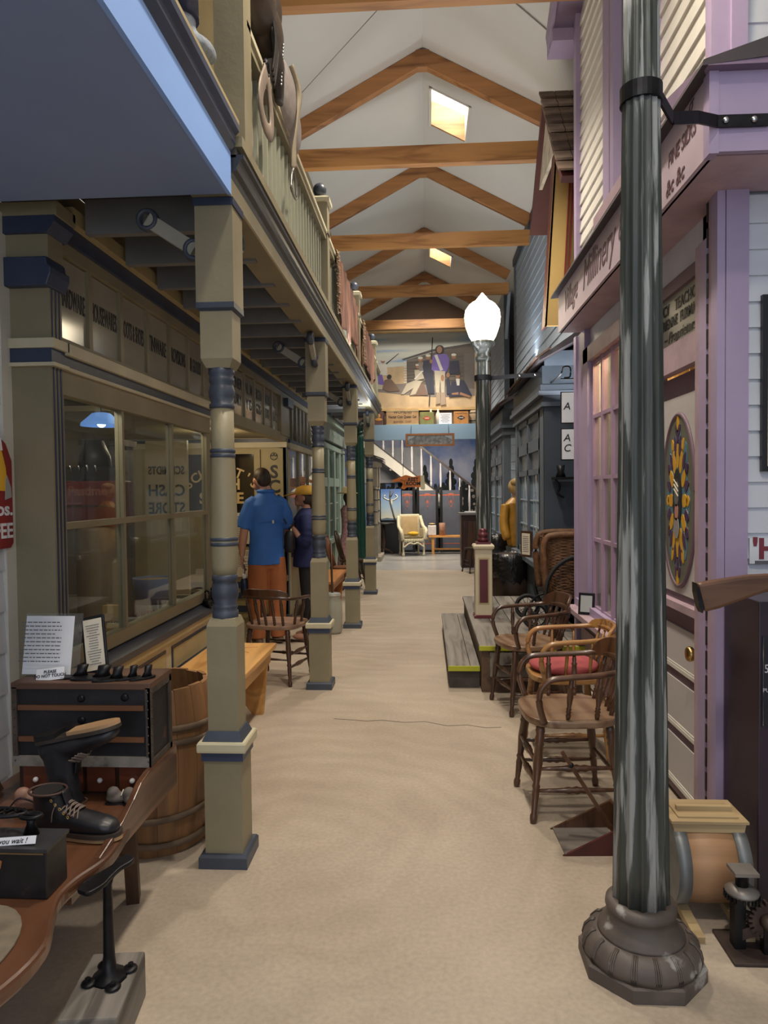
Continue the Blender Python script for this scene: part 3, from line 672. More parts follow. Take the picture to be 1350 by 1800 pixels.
# cow hides over the rail
def hide(label, y0, y1, z0, z1, seed):
    r = random.Random(seed); b = MB(); nx, nz = 34, 22
    vs = []
    for i in range(nx+1):
        for j in range(nz+1):
            u = i/nx; v = j/nz
            y = y0+(y1-y0)*u; zt = z1; zb = z0+.05*sin(u*9+seed)+.03*sin(u*23)
            z = zt+(zb-zt)*v
            x = -.69+.018*sin(u*17+seed)*v+.008*sin(u*41+v*7)
            vs.append((x, y, z))
    for i in range(nx+1):
        vs.append((-.8, y0+(y1-y0)*i/nx, z1))
    fs = []
    for i in range(nx):
        for j in range(nz): a = i*(nz+1)+j; fs.append((a, a+nz+1, a+nz+2, a+1)[::-1])
        t0 = (nx+1)*(nz+1)+i; fs.append((t0, t0+1, (i+1)*(nz+1), i*(nz+1)))
    b.add(vs, fs, 0, True)
    o = b.build('cow_hide', mat('hide_hair', (.15,.062,.032), .85, .4, 11, .35, kind='streak', axis='z', col2=(.05,.018,.01), bdist=.02), None)
    s = o.modifiers.new('thick', 'SOLIDIFY'); s.thickness = .012
    tag(o, label, 'hide', 'hides over the balcony rail'); 
    e = MB()
    for i in range(70):
        z = z1+(z0-z1)*i/70; e.tube([(-.695,y0,z),(-.68+r.uniform(-.01,.02),y0-r.uniform(.0,.03),z-.02)], .004, 4)
    e.build('fringe', mat('hide_edge', (.4,.3,.2), .8, .2, 8, .1), o)['kind'] = 'stuff'
hide('larger reddish brown cow hide draped over the balcony rail', 5.68, 7.5, 2.92, 3.42, 1)
hide('smaller and farther reddish cow hide draped over the balcony rail', 8.02, 9.75, 2.95, 3.42, 5)
# saddle and tack hanging on the rail
LEA = mat('saddle_leather', (.05,.035,.025), .5, .3, 12, .1); FELT = mat('grey_felt', (.3,.26,.235), .9, .12, 20, .15); HARN = mat('harness_leather', (.03,.024,.02), .45, .3, 15, .1)
t = thing('saddle', 'dark leather saddle with grey pad hanging over the balcony rail', 'saddle', (-.73, 3.45, 3.05))
MB().ell((.01,.2,.47), (.07,.3,.16)).ell((.01,.42,.42), (.06,.16,.15)).build('felt_pad', FELT, t, remesh=.012, smooth_it=3)
MB().ell((-.0,-.32,.62), (.09,.22,.13)).ell((.0,-.1,.6), (.08,.18,.12)).ell((0,.0,.75), (.06,.08,.12)).build('seat', LEA, t, remesh=.012, smooth_it=3)
MB().loft([((.05,-.2,.58),.02,.05),((.06,-.1,.45),.025,.07),((.05,-.06,.3),.02,.05)], 12).build('fender', HARN, t)
s_ = MB()
for k in range(12): s_.ell((.075,-.06-.006*k,.56-.02*k), .006, 6, 5)
s_.build('stud_row', CHROME, t)
for k in range(4): MB().tube(spline([(.05,-.3+.03*k,.66),(.07,-.22+.02*k,.5),(.05,-.2+.01*k,.36-.02*k)]), .008, 6).build('strap', HARN, t)
st_w = MB(); pts = spline([(.05,-.33,.28),(.05,-.44,.14),(.05,-.43,.06),(.05,-.35,.03),(.05,-.25,.06),(.05,-.24,.15),(.05,-.31,.28)], 5)
st_w.tube(pts, .038, 8, flat=.22, up=(1,0,0)); st_w.build('stirrup', mat('stirrup_leather', (.22,.17,.13), .55, .2, 10, .08), t)
MB().tube(circle((.05,-.32,.3), .03, 14, ((0,1,0),(0,0,1))), .01, 7, closed=True).build('stirrup_buckle', IRON, t)
MB().tube(spline([(.06,.22,.63),(.09,.27,.5),(.06,.28,.25),(.05,.3,.15)]), .016, 6, flat=.3).build('stirrup_strap', mat('strap_tan', (.34,.28,.19), .6, .1, 9, .05), t)
ms = MB(); ms.tube(spline([(.05,.3,.15),(.05,.25,.1),(.05,.23,.04),(.05,.24,.01),(.05,.36,.01),(.05,.37,.04),(.05,.35,.1),(.05,.3,.15)], 4), .007, 7); ms.build('metal_stirrup', flat('dull_steel', (.3,.28,.25), .4, .9), t)
# security camera / spot head on upper wall
t = thing('spot_head', 'small black round spotlight on the wall above the balcony', 'spotlight', (-1.3, 6.9, 4.55))
MB().lathe([(.09,-.08),(.1,-.04),(.1,.05),(.085,.06)], 20, M=Matrix.Rotation(pi/2,3,'X')).build('housing', BLACK, t); MB().ell((0,-.07,0), (.06,.03,.06)).build('lens', flat('lens_grey', (.2,.2,.22), .1), t); MB().box(-.06,0,-.02,.02,-.02,.02).build('bracket', BLACK, t)
# seated mannequin on the slab
t = thing('mannequin', 'dressed figure in navy trousers and grey socks above the blue soffit', 'mannequin', (-.99, 2.02, 2.93))
NVC = mat('navy_cloth', (.012,.015,.045), .8, .3, 14, .1)
MB().loft([((.2,.33,.13),.055,.06),((.19,.3,.28),.07,.075),((.14,.15,.5),.085,.09),((.02,-.1,.55),.1,.1)], 14).loft([((.2,.1,.13),.055,.06),((.18,.08,.28),.07,.075),((.1,0,.5),.085,.09),((0,-.15,.55),.1,.1)], 14).build('trousers', NVC, t)
MB().ell((.24,.41,.08), (.04,.12,.035), M=Matrix.Rotation(.25,3,'X')).ell((.2,.33,.12), (.045,.05,.07)).build('sock', mat('grey_wool', (.22,.25,.29), .95, .2, 40, .3), t, remesh=.01)
MB().ell((.2,.14,.05), (.045,.12,.05)).build('sock', mat('grey_wool', (.22,.25,.29), .95, .2, 40, .3), t)
MB().loft([((-.02,-.15,.5),.16,.12),((-.02,-.17,.75),.15,.11),((-.02,-.17,1.0),.18,.12),((-.02,-.17,1.08),.08,.07)], 16).build('coat', NVC, t); MB().ell((-.02,-.15,1.2), (.08,.09,.11)).build('head', mat('wax_skin', (.5,.33,.25), .5), t)
MB().box(-.2,.05,-.3,.1,-.13,.45).build('stool', OAKD, t)
# ================================================================ RIGHT: MILLINERY SHOP
ml = thing('millinery_shop', 'lilac and white two-storey millinery shop front with stained oval door', 'shop', (0, 0, 0))
XM = 1.15
def mb(nm, m, x0, x1, y0, y1, z0, z1, par=None, **k): return MB().box(x0, x1, y0, y1, z0, z1).build(nm, m, par or ml, **k)
# core walls
mb('wall_core', WHITEC, 1.18, 1.26, 2.9, 3.12, 0, 5.0); mb('wall_core', WHITEC, 1.2, 1.26, 5.02, 5.5, 0, 2.64); mb('wall_core', WHITEC, 1.2, 1.26, 3.8, 4.0, 0, 2.64)
mb('wall_core', WHITEC, 1.18, 1.26, 2.9, 5.5, 2.45, 5.3); mb('wall_core', WHITEC, 1.24, 3.2, 2.9, 3.0, 0, 5.0); mb('wall_core', MAUVE, 1.2, 1.26, 4.0, 5.02, 0, .62); mb('far_wall', WHITEC, 1.2, 3.2, 5.45, 5.5, 0, 5.2)
# corner board, near corner (two faces)
mb('corner_board', LILAC, 1.16, 1.245, 2.835, 2.86, 0, 2.64); mb('corner_board', LILAC, 1.128, 1.158, 2.84, 2.9, 0, 2.64)
mb('jamb', LILAC, 1.13, 1.17, 2.955, 3.03, 0, 2.5); mb('jamb_edge', PINKISH, 1.135, 1.2, 3.03, 3.085, 0, 2.5); mb('corner_board', PINKISH, 1.135, 1.15, 2.9, 2.945, 0, 2.64)
nt_ = MB()
for k in range(26): nt_.box(1.131, 1.16, 2.943, 2.957, .06+k*.1, .135+k*.1)
nt_.build('board_gap', INK, ml)
# return wall clapboards, facing the camera
claps(ml, (1.245, 2.88), (3.0, 2.88), 0.02, 2.62, .1, WHITEC, .02)
claps(ml, (1.245, 2.88), (2.4, 2.88), 2.98, 3.4, .1, WHITEC, .02)
# lower sign fascia with lettering and the soffit behind it
SGN = mat('sign_board', (.5,.4,.46), .55, .12, 4, .06)
sg = mb('sign_board', SGN, .975, 1.0, 2.53, 5.3, 2.64, 2.91)
mb('soffit', PINKISH, .99, 1.2, 2.55, 5.3, 2.64, 2.655); mb('soffit', PINKISH, 1.2, 2.6, 2.55, 2.86, 2.64, 2.655)
mb('fascia_beam', LILAC, .975, 2.6, 2.515, 2.54, 2.64, 2.91); mb('fascia_edge', LILAC, .968, 1.0, 2.508, 2.56, 2.632, 2.92)
RFM = mat('dark_roof_edge', (.055,.045,.05), .7, .2, 9, .1)
MB().prism([(.93,2.905),(.935,2.925),(1.17,3.0),(1.17,2.93)], 2.9, 'xz', 2.47).build('pent_roof', RFM, ml)
MB().prism([(2.47,2.905),(2.475,2.93),(2.9,3.02),(2.9,2.93)], 1.7, 'yz', .95).build('pent_roof', mat('purple_edge', (.2,.14,.22), .6, .1, 6, .05), ml)
BRN = flat('brown_script', (.13,.07,.08), .6)
def rtext(s, size, y, z, m=INK, x=.973, par=None, **k): return text('lettering', s, size, (x, y, z), FACE_AISLE_L, m, par or sg, **k)
rtext('Village', .21, 4.86, 2.79, BRN, shear=.35, sx=.8); rtext('Millinery', .25, 4.12, 2.79, BRN, shear=.35, sx=.85); rtext('& Notions', .2, 3.38, 2.8, BRN, shear=.35, sx=.7)
rtext('FINE SILKS', .075, 2.79, 2.795, BRN, shear=.2, bold=.001, sx=.85); rtext('&c &c', .085, 2.86, 2.69, BRN, shear=.2, bold=.001); rtext('g', .12, 2.7, 2.885, BRN, shear=.3)
# upper storey
claps(ml, (XM+.03, 5.45), (XM+.03, 4.5), 3.0, 5.0, .1, WARMWHITE, .024)
claps(ml, (XM+.03, 3.62), (XM+.03, 2.95), 3.0, 4.2, .1, WARMWHITE, .024)
claps(ml, (XM+.03, 4.5), (XM+.03, 3.62), 4.5, 5.0, .1, WARMWHITE, .024)
mb('corner_board', LILAC, 1.13, 1.185, 5.42, 5.5, 2.95, 5.0); mb('corner_board', LILAC, 1.13, 1.185, 2.86, 2.97, 2.95, 4.2)
mb('corner_board', LILAC, 1.105, 1.225, 2.845, 2.88, 2.95, 4.2); mb('corner_edge', LILAC, 1.175, 1.235, 2.83, 2.85, 2.95, 4.2)
for (y0, y1) in ((4.36,4.5),(4.26,4.33),(3.62,3.74)): mb('window_trim', LILAC, 1.1, 1.17, y0, y1, 3.18, 4.55)
mb('window_sill', PINKISH, 1.06, 1.17, 3.58, 4.58, 3.12, 3.19); mb('window_trim', LILAC, 1.1, 1.17, 3.62, 4.5, 4.5, 4.6); mb('upper_pane', mat('dim_glass', (.1,.11,.12), .1), 1.15, 1.165, 3.74, 4.3, 3.19, 4.5)
# gable rake box
for s, y0 in ((1, 5.72), (-1, 2.4)):
    a = V(1.08, y0, 4.92); c = V(1.08, 4.06, 5.9)
    MB().bar(a, c, .2, .05, up=(0,0,1)).build('rake_soffit', LILAC, ml); MB().bar(a+V(-.1,0,.05), c+V(-.1,0,.05), .025, .18).build('rake_board', LILAC, ml)
mb('eave_return', LILAC, .975, 1.2, 5.5, 5.74, 4.86, 4.95)
# show window
FR = mat('window_lilac', (.36,.25,.36), .5, .1, 4, .04)
mb('window_jamb', LILAC, 1.12, 1.2, 5.02, 5.16, .62, 2.48); mb('window_jamb', LILAC, 1.14, 1.2, 5.2, 5.42, .62, 2.64); mb('facade_end', LILAC, 1.125, 1.2, 5.42, 5.5, 0, 2.64)
mb('window_head', PINKISH, 1.12, 1.2, 3.98, 5.18, 2.38, 2.48); mb('window_jamb', LILAC, 1.12, 1.2, 3.9, 4.0, .62, 2.48)
for y in (4.0, 4.245, 4.495, 4.745, 4.995): mb('mullion', FR, 1.15, 1.19, y-.012, y+.02, .68, 2.38)
for z in (.68, 1.15, 1.575, 1.995, 2.36): mb('glazing_bar', FR, 1.155, 1.185, 4.0, 5.02, z-.012, z+.012)
for y in (4.02, 4.265, 4.515, 4.765):
    for a, c in ((.692,1.138),(1.162,1.563),(1.587,1.983),(2.007,2.348)): mb('pane', GLASS, 1.168, 1.172, y, y+.213, a, c)
mb('window_sill', PINKISH, 1.05, 1.2, 3.95, 5.45, .59, .625); mb('sill_apron', LILAC, 1.12, 1.2, 3.95, 5.45, .625, .68); mb('sill_moulding', MAUVE, 1.11, 1.2, 3.95, 5.45, .53, .59)
mb('dado', MAUVE, 1.165, 1.21, 3.9, 5.45, 0, .55)
for (y0, y1) in ((4.0,4.42),(4.5,4.92),(5.0,5.4)): mb('dado_panel', PINKISH, 1.155, 1.166, y0, y1, .15, .47); mb('panel_moulding', WARMWHITE, 1.145, 1.166, y0-.02, y1+.02, .1, .14)
mb('skirting', WARMWHITE, 1.135, 1.166, 3.9, 5.45, .01, .075)
CURT = mat('yellow_curtain', (.7,.5,.24), .8, .15, 7, .2, kind='streak', axis='z', col2=(.5,.33,.14))
cb = MB(); n = 60; vs = []; fs = []
for i in range(n+1):
    y = 3.95+1.15*i/n; x = 1.5+.02*sin(i*1.3)
    vs += [(x, y, .62), (x, y, 2.5)]
    if i: fs.append((2*i-2, 2*i-1, 2*i+1, 2*i))
cb.add(vs, fs, 0, True).build('curtain', CURT, ml); mb('display_floor', PINKISH, 1.2, 1.9, 3.95, 5.4, .6, .62); mb('display_ceiling', WARMWHITE, 1.2, 2.2, 3.0, 5.4, 2.55, 2.6)
t = thing('hat_stand', 'cream hat on a stand inside the millinery window', 'hat', (1.38, 4.3, .62)); MB().lathe([(.06,0),(.06,.015),(.012,.03),(.012,.45),(.03,.46)], 14).build('stand', OAKM, t); MB().lathe([(.13,.44),(.14,.45),(.08,.47),(.075,.54),(.04,.56)], 20).build('hat', CREAMP, t)
# door with oval light
dr = mb('door', MAUVE, 1.2, 1.24, 3.085, 3.8, .02, 2.03)
mb('door_panel', PANELW, 1.192, 1.2, 3.13, 3.74, 1.0, 1.93, dr)
tr_ = mb('transom_light', mat('transom_sign', (.33,.35,.29), .25, .08, 3, 0), 1.19, 1.2, 3.085, 3.9, 2.18, 2.42); mb('transom_head', MAUVE, 1.17, 1.2, 3.085, 3.9, 2.42, 2.48); mb('door_header', PINKISH, 1.15, 1.2, 3.085, 3.9, 2.04, 2.17)
text('lettering', 'LUCY    TEACHOUT', .075, (1.188, 3.43, 2.365), FACE_AISLE_L, INK, tr_, bold=.001, sx=.9); text('lettering', 'ADRIENNE  FURMAN', .07, (1.188, 3.46, 2.295), FACE_AISLE_L, INK, tr_, bold=.001, sx=.85); text('lettering', '~ Proprietors ~', .075, (1.188, 3.4, 2.225), FACE_AISLE_L, INK, tr_, shear=.35)
# oval rim, field and leaded pieces
OY, OZ, RA, RB = 3.43, 1.44, .215, .405
def oval(ra, rb, n=40): return [(OY+ra*cos(2*pi*k/n), OZ+rb*sin(2*pi*k/n)) for k in range(n)]
ov = MB().prism(oval(RA-.012, RB-.012), .004, 'yz', 1.186).build('oval_field', flat('oval_olive', (.115,.12,.09), .4), dr)
MB().tube([(1.19, y, z) for y, z in oval(RA, RB, 48)], .012, 6, closed=True).build('oval_rim', MAUVE, ov)
AMB = flat('amber_glass', (.62,.33,.02), .25); TEAL = flat('teal_glass', (.1,.2,.25), .25); PLUM = flat('plum_glass', (.07,.03,.08), .25)
def petal(cy, cz_, a, l, w_, m, x=1.182):
    pts = []
    for k in range(12):
        t_ = 2*pi*k/12; u = l/2*cos(t_); v = w_/2*sin(t_)*(1-.35*cos(t_))
        pts.append((cy+.53*(u*sin(a)+v*cos(a)), cz_+u*cos(a)-v*sin(a)))
    MB().prism(pts, .004, 'yz', x).build('leaded_piece', m, ov)
MB().prism([(OY+.14*(1+.12*cos(8*a))*cos(a), OZ+.33*(1+.1*cos(8*a))*sin(a)) for a in [2*pi*k/64 for k in range(64)]], .003, 'yz', 1.1845).build('leaded_ground', TEAL, ov)
for k in range(12):
    a = 2*pi*k/12
    petal(OY+.095*sin(a), OZ+.215*cos(a), a, .13, .06, AMB)
    a2 = a+pi/12
    petal(OY+.12*sin(a2), OZ+.265*cos(a2), a2, .1, .05, PLUM)
    petal(OY+.135*sin(a), OZ+.3*cos(a), a, .07, .05, AMB if k % 2 else PLUM)
for s in (-1, 1): petal(OY, OZ+s*.365, 0, .09, .05, AMB); petal(OY+.02, OZ+s*.335, .8, .06, .04, PLUM); petal(OY-.02, OZ+s*.335, -.8, .06, .04, PLUM)
MB().prism([(OY+.055*cos(2*pi*k/20), OZ+.01+.14*sin(2*pi*k/20)) for k in range(20)], .003, 'yz', 1.1795).build('centre_oval', INK, ov)
MB().prism([(OY+.03*cos(2*pi*k/14), OZ+.03+.06*sin(2*pi*k/14)) for k in range(14)], .003, 'yz', 1.1765).build('hat_piece', flat('hat_grey', (.12,.13,.12), .4), ov)
MB().prism([(OY+.022*cos(2*pi*k/14), OZ-.055+.04*sin(2*pi*k/14)) for k in range(14)], .003, 'yz', 1.1765).build('face_piece', flat('face_pink', (.45,.22,.17), .4), ov)
MB().prism([(OY+.035*cos(2*pi*k/14), OZ-.13+.05*sin(2*pi*k/14)) for k in range(14)], .003, 'yz', 1.1765).build('collar_piece', flat('collar_grey', (.28,.26,.25), .4), ov)
for k in range(3): MB().bar((1.175, OY-.028, OZ+.02+k*.022), (1.175, OY+.028, OZ+.055+k*.022), .003, .006).build('hat_stripe', CREAMP, ov)
# painted corner ornaments
MB().tube(circle((1.191, 3.17, 1.87), .022, 16, ((0,1,0),(0,0,1))), .003, 5, closed=True).ell((1.191,3.17,1.87), (.002,.008,.01), 8, 5).build('corner_ornament', INK, dr)
fl_ = MB()
for s in (-1, 0, 1): fl_.tube(spline([(1.191,3.17+s*.004,1.04),(1.191,3.17+s*.02,1.09),(1.191,3.17+s*.012,1.13-abs(s)*.02)]), .003, 5)
fl_.build('corner_ornament', INK, dr)
mb('door_ledge', PINKISH, 1.16, 1.2, 3.1, 3.78, .93, .965, dr); mb('ledge_moulding', MAUVE, 1.175, 1.2, 3.1, 3.78, .89, .93, dr)
for (z0, z1) in ((.66,.84),(.38,.58),(.1,.3)):
    mb('door_panel', PANELW, 1.192, 1.2, 3.14, 3.74, z0, z1, dr); mb('panel_moulding', WARMWHITE, 1.185, 1.2, 3.12, 3.76, z0-.03, z0-.012, dr); mb('panel_moulding', WARMWHITE, 1.188, 1.2, 3.12, 3.76, z0-.01, z0-.002, dr)
kn = MB().lathe([(.012,0),(.012,.05),(.03,.055),(.034,.07),(.028,.08),(.01,.084)], 18, M=Matrix.Rotation(-pi/2,3,'Y')).build('door_knob', BRASS, dr, (1.2, 3.13, .78)); mb('lock_plate', IRON, 1.19, 1.2, 3.095, 3.125, .62, .92, dr)
# items on the return wall
t = thing('wall_sign', 'white wall sign with the first red letters of a name', 'sign', (1.26, 2.853, 1.2)); MB().box(0,.5,0,.012,0,.1).build('board', WHITEP, t)
text('lettering', "'HO", .11, (.01, -.002, .055), FACE_CAM, flat('wine_letter', (.2,.03,.045)), t, bold=.004, align='LEFT'); MB().box(.02,.5,-.003,0,.0,.012).build('underline', GREYP, t)
t = thing('picture_frame', 'black framed panel hanging on the white clapboards at the right edge', 'frame', (1.3, 2.84, 1.56)); MB().box(0,.4,0,.02,0,.68).build('frame', BLACK, t); MB().box(.02,.38,-.002,0,.02,.66).build('sheet', CREAMP, t)
t = thing('photo_frame', 'small black framed card standing on the lilac window sill', 'frame', (1.1, 4.98, .627), -.5); MB().box(-.055,.055,-.006,.006,0,.15).build('frame', BLACK, t, rot=(-.15,0,0)); MB().box(-.04,.04,-.009,-.006,.018,.132).build('card', flat('pale_card', (.4,.43,.42)), t, rot=(-.15,0,0)); MB().bar((0,.01,.1),(0,.06,.003),.02,.004).build('easel', BLACK, t)
# ================================================================ LAMP POSTS
PEEL = mat('peeling_green_black', (.055,.064,.056), .4, .45, 30, .25, kind='worn', col2=(.28,.29,.28), axis='zz', thr=.565, detail=12, bdist=.005)
PEEL2 = mat('base_brown_iron', (.12,.095,.08), .55, .3, 9, .15, kind='worn', col2=(.34,.32,.29), axis='n', thr=.63, detail=8)
GLOBE = flat('lamp_globe_glow', (1, .84, .58), .4, emis=9)
def lamp_post(label, loc, rb, rt, zt, base=True, ring=None, col=PEEL, globe=True, sc=1.0):
    t = thing('lamp_post', label, 'lamp post', loc)
    z0 = 0
    if base:
        MB().lathe([(.193,0),(.193,.04),(.185,.045)], 8, a0=pi/8, sm=False).build('octagon_plinth', PEEL2, t)
        MB().lathe([(.176,.045),(.178,.06),(.172,.085),(.155,.105),(.135,.112)], 64).build('torus', PEEL2, t)
        rbm = MB()
        for k in range(16):
            a = 2*pi*k/16
            for d in (-.035, 0, .035): rbm.tube([((r_)*cos(a+d), (r_)*sin(a+d), z) for r_, z in ((.178,.05),(.179,.065),(.1735,.087),(.156,.107),(.14,.113))], .0028, 5)
        rbm.build('torus_ribs', PEEL2, t)
        MB().lathe([(.132,.11),(.13,.12),(.115,.135),(.105,.155),(.1,.175),(.104,.18),(.108,.19),(.106,.205),(.098,.212),(.088,.215)], 48).build('bell', PEEL2, t); z0 = .21
    prof = [(rb+(rt-rb)*(k/24)**.9, z0+(zt-z0)*k/24) for k in range(25)]
    MB().lathe(prof, 112, flute=.1, nfl=14).build('fluted_shaft', col, t)
    MB().lathe([(rt,zt-.02),(rt*1.15,zt),(rt*1.15,zt+.02),(rt*.95,zt+.03),(rt*.95,zt+.06),(rt*1.2,zt+.1),(rt*1.75,zt+.14),(rt*1.75,zt+.17),(rt*1.2,zt+.18)], 32).build('capital', col, t)
    if globe:
        s = 1.0; z = zt+.175
        MB().lathe([(.1,z),(.13,z+.05),(.165,z+.15),(.175,z+.23),(.165,z+.3),(.13,z+.35),(.1,z+.375),(.07,z+.39),(.045,z+.42),(.02,z+.45),(.005,z+.47)], 32).build('globe', GLOBE, t)
    if ring:
        zr, rr, end, mid = ring
        MB().lathe([(rr,zr-.025),(rr+.008,zr-.025),(rr+.008,zr+.025),(rr,zr+.025)], 28, sm=False).build('clamp_ring', IRON, t)
        pts = [(rr,.0,zr)]+mid+[end]; s_ = MB()
        for a, c in zip(pts[:-1], pts[1:]): s_.bar(a, c, .008, .04, up=(0,0,1))
        s_.build('brace_strap', IRON, t)
        for f_ in (.15, .7):
            p = Vector(mid[-1]).lerp(Vector(end), f_); MB().ell(p+V(0,-.008,0), (.011,.008,.011), 10, 6).build('bolt', CHROME, t)
    return t
lamp_post('near fluted lamp post of peeling dark green paint on an octagonal base', (.662, 2.24, 0), .087, .052, 3.05, ring=(2.69, .0545, (.5, .265, 2.735), [(.12,.08,2.66),(.24,.19,2.715),(.33,.262,2.735)]))
lamp_post('far fluted lamp post with a glowing acorn globe behind the cream newel', (.56, 7.0, .345), .082, .068, 2.42, base=False, ring=(2.24, .075, (.56,-.15,2.24), [(.3,-.1,2.24)]))
GRN = mat('dark_green_enamel', (.008,.05,.036), .35, .2, 8, .04)
gp = lamp_post('dark green iron post with a crank top behind the veranda', (-1.2, 12.9, 0), .11, .075, 2.55, base=False, col=GRN, globe=False)
MB().box(-.17,.17,-.17,.17,0,.06).build('foot', GRN, gp); MB().tube(circle((.1,0,2.75), .05, 16), .012, 7, closed=True).build('crank_ring', IRON, gp)
# ================================================================ DECK, STEP, NEWEL
dk = thing('porch_deck', 'weathered grey plank porch deck with a yellow-green edge strip', 'deck', (0, 0, 0))
pm = MB().box(0, .165, 0, 2.5, 0, .03).mesh('plank', GREYW)
for k in range(5): inst('plank', pm, dk, (.385+k*.172, 5.25, .315))
MB().box(.4, 1.24, 5.27, 7.74, 0, .315).build('deck_frame', mat('old_brown_timber', (.1,.06,.035), .75, .3, 8, .12, kind='wood', axis='y'), dk)
TAPE = flat('yellow_green_strip', (.42,.43,.02), .5)
MB().box(.38, 1.22, 5.238, 5.25, .315, .348).build('edge_strip', TAPE, dk)
MB().box(.46, 1.2, 5.245, 5.268, .12, .3).build('front_board', GREYW, dk)
sp2 = thing('porch_step', 'long low weathered plank step along the porch deck', 'step', (0, 0, 0))
for k, x in enumerate((.155, .325)): MB().box(x, x+(.165 if k == 0 else .068), 5.36, 7.68, .135, .17).build('plank', GREYW, sp2)
MB().box(.165, .393, 5.38, 7.66, 0, .135).build('riser', mat('dark_riser', (.06,.05,.042), .8, .3, 8, .12), sp2); MB().box(.155, .393, 5.348, 5.36, .135, .172).build('edge_strip', TAPE, sp2)
nw = thing('newel_post', 'cream newel post with burgundy panel and turned burgundy finial', 'newel', (.51, 6.48, .345))
MB().sq([(.088,0),(.088,.025),(.08,.03)]).build('base', BURG, nw); MB().sq([(.075,.03),(.075,.62)]).build('shaft', mat('newel_cream', (.58,.5,.34), .45, .06, 4, .03), nw)
for a in (0, pi/2, pi, 3*pi/2):
    o = MB().box(-.037,.037,-.0775,-.075,.14,.53).build('panel', BURG, nw, rot=(0,0,a)); MB().box(-.048,.048,-.0765,-.0745,.125,.545).build('panel_moulding', TAN, nw, rot=(0,0,a))
MB().sq([(.075,.615),(.092,.63),(.095,.65),(.085,.665)]).build('cap', mat('newel_cream', (.58,.5,.34)), nw)
MB().sq([(.066,.665),(.066,.685)]).build('finial_base', BURG, nw)
MB().lathe([(.045,.685),(.05,.7),(.05,.715),(.035,.725),(.045,.735),(.048,.75),(.04,.765),(.03,.77),(.036,.785),(.03,.8),(.012,.805)], 24).build('finial', BURG, nw)
# ================================================================ SLATE SHOP
sh = thing('slate_shop', 'dark slate blue shop front with small-paned bay and pale blue clapboards above', 'shop', (0, 0, 0))
def sb(nm, m, x0, x1, y0, y1, z0, z1, par=None, **k): return MB().box(x0, x1, y0, y1, z0, z1).build(nm, m, par or sh, **k)
sb('upper_wall_core', CLAPB, 1.48, 1.55, 5.55, 11.6, 2.6, 5.2)
claps(sh, (1.475, 11.58), (1.475, 5.56), 2.75, 5.2, .14, CLAPB, .02)
sb('corner_board', SLATE2, 1.44, 1.5, 11.56, 11.66, 2.6, 5.2); sb('eave_band', SLATE, 1.42, 1.5, 5.6, 11.66, 5.08, 5.19)
def bay(y0, y1, frontal_clap, n):
    X = 1.12
    sb('bay_base', SLATE, X, 1.6, y0, y1, 0, .72)
    sb('bay_sill', SLATE2, X-.06, 1.3, y0, y1, .72, .77)
    sb('pilaster', SLATE2, X, X+.1, y0+.02, y0+.32, .77, 2.42); sb('pilaster', SLATE2, X, X+.1, y1-.25, y1, .77, 2.42)
    if frontal_clap: sb('side_wall', SLATE, X+.1, 2.0, y0+.02, y0+.06, .0, 2.5); claps(sh, (X+.1, y0+.02), (2.0, y0+.02), .1, 2.4, .12, CLAPB, .015)
    else: sb('side_wall', SLATE, X, 2.0, y0, y0+.05, 0, 2.5)
    for (z0, z1, d, m) in ((2.28,2.32,.03,SLATE2),(2.32,2.38,.015,SLATE),(2.38,2.42,.06,SLATE2),(2.42,2.48,.04,SLATE)): sb('cornice', m, X-d, 1.7, y0-d, y1+d, z0, z1)
    sb('frieze', SLATE, X-.02, 1.7, y0-.02, y1+.02, 2.48, 2.66)
    w0, w1 = y0+.32, y1-.25; step = (w1-w0)/2
    for k in range(3): sb('mullion', SLATE2, X, X+.06, w0+k*step-.04, w0+k*step+.04, .77, 2.28)
    for z in (2.24, 1.98, 1.92, 1.68, .8): sb('transom_bar', SLATE2, X, X+.06, w0, w1, z-.03, z+.03)
    LG = mat('leaded_grey', (.09,.1,.11), .3, .5, 30, .1); PB = mat('pale_pane', (.17,.24,.3), .15, .15, 3, 0)
    for k in range(2):
        a, c = w0+k*step+.04, w0+(k+1)*step-.04
        for z0, z1 in ((2.01,2.21),(1.71,1.89)): sb('leaded_pane', LG, X+.03, X+.04, a, c, z0, z1)
        sb('tall_pane', PB, X+.03, X+.04, a, c, .83, 1.65)
        for j in range(1, 3): sb('glazing_bar', CLAPB, X+.02, X+.035, a+(c-a)*j/3-.006, a+(c-a)*j/3+.006, .83, 1.65)
        for z in (1.1, 1.38): sb('glazing_bar', CLAPB, X+.02, X+.035, a, c, z-.008, z+.008)
    # pent roof with shingled edge
    rf = MB().prism([(1.03,2.66),(1.03,2.69),(1.47,2.99),(1.47,2.9)], y1+.1-(y0-.3), 'xz', y0-.3).build('pent_roof', RFM, sh)
    sh_m = MB().box(-.02, .14, 0, .105, 0, .014).mesh('shingle', mat('brown_shingle', (.12,.07,.045), .8, .3, 9, .15))
    yy = y0-.32; q = 0
    while yy < y1: inst('shingle', sh_m, rf, (1.02, yy, 2.69+.004*(q % 2)), (0, -.6, 0)); yy += .11; q += 1
    sb('gable_end', SLATE2, 1.12, 1.5, y0-.02, y0, 2.66, 2.8)
bay(6.82, 9.0, False, 1); bay(10.3, 12.9, True, 2)
sb('link_wall', SLATE, 1.5, 1.6, 9.0, 10.3, 0, 2.7)
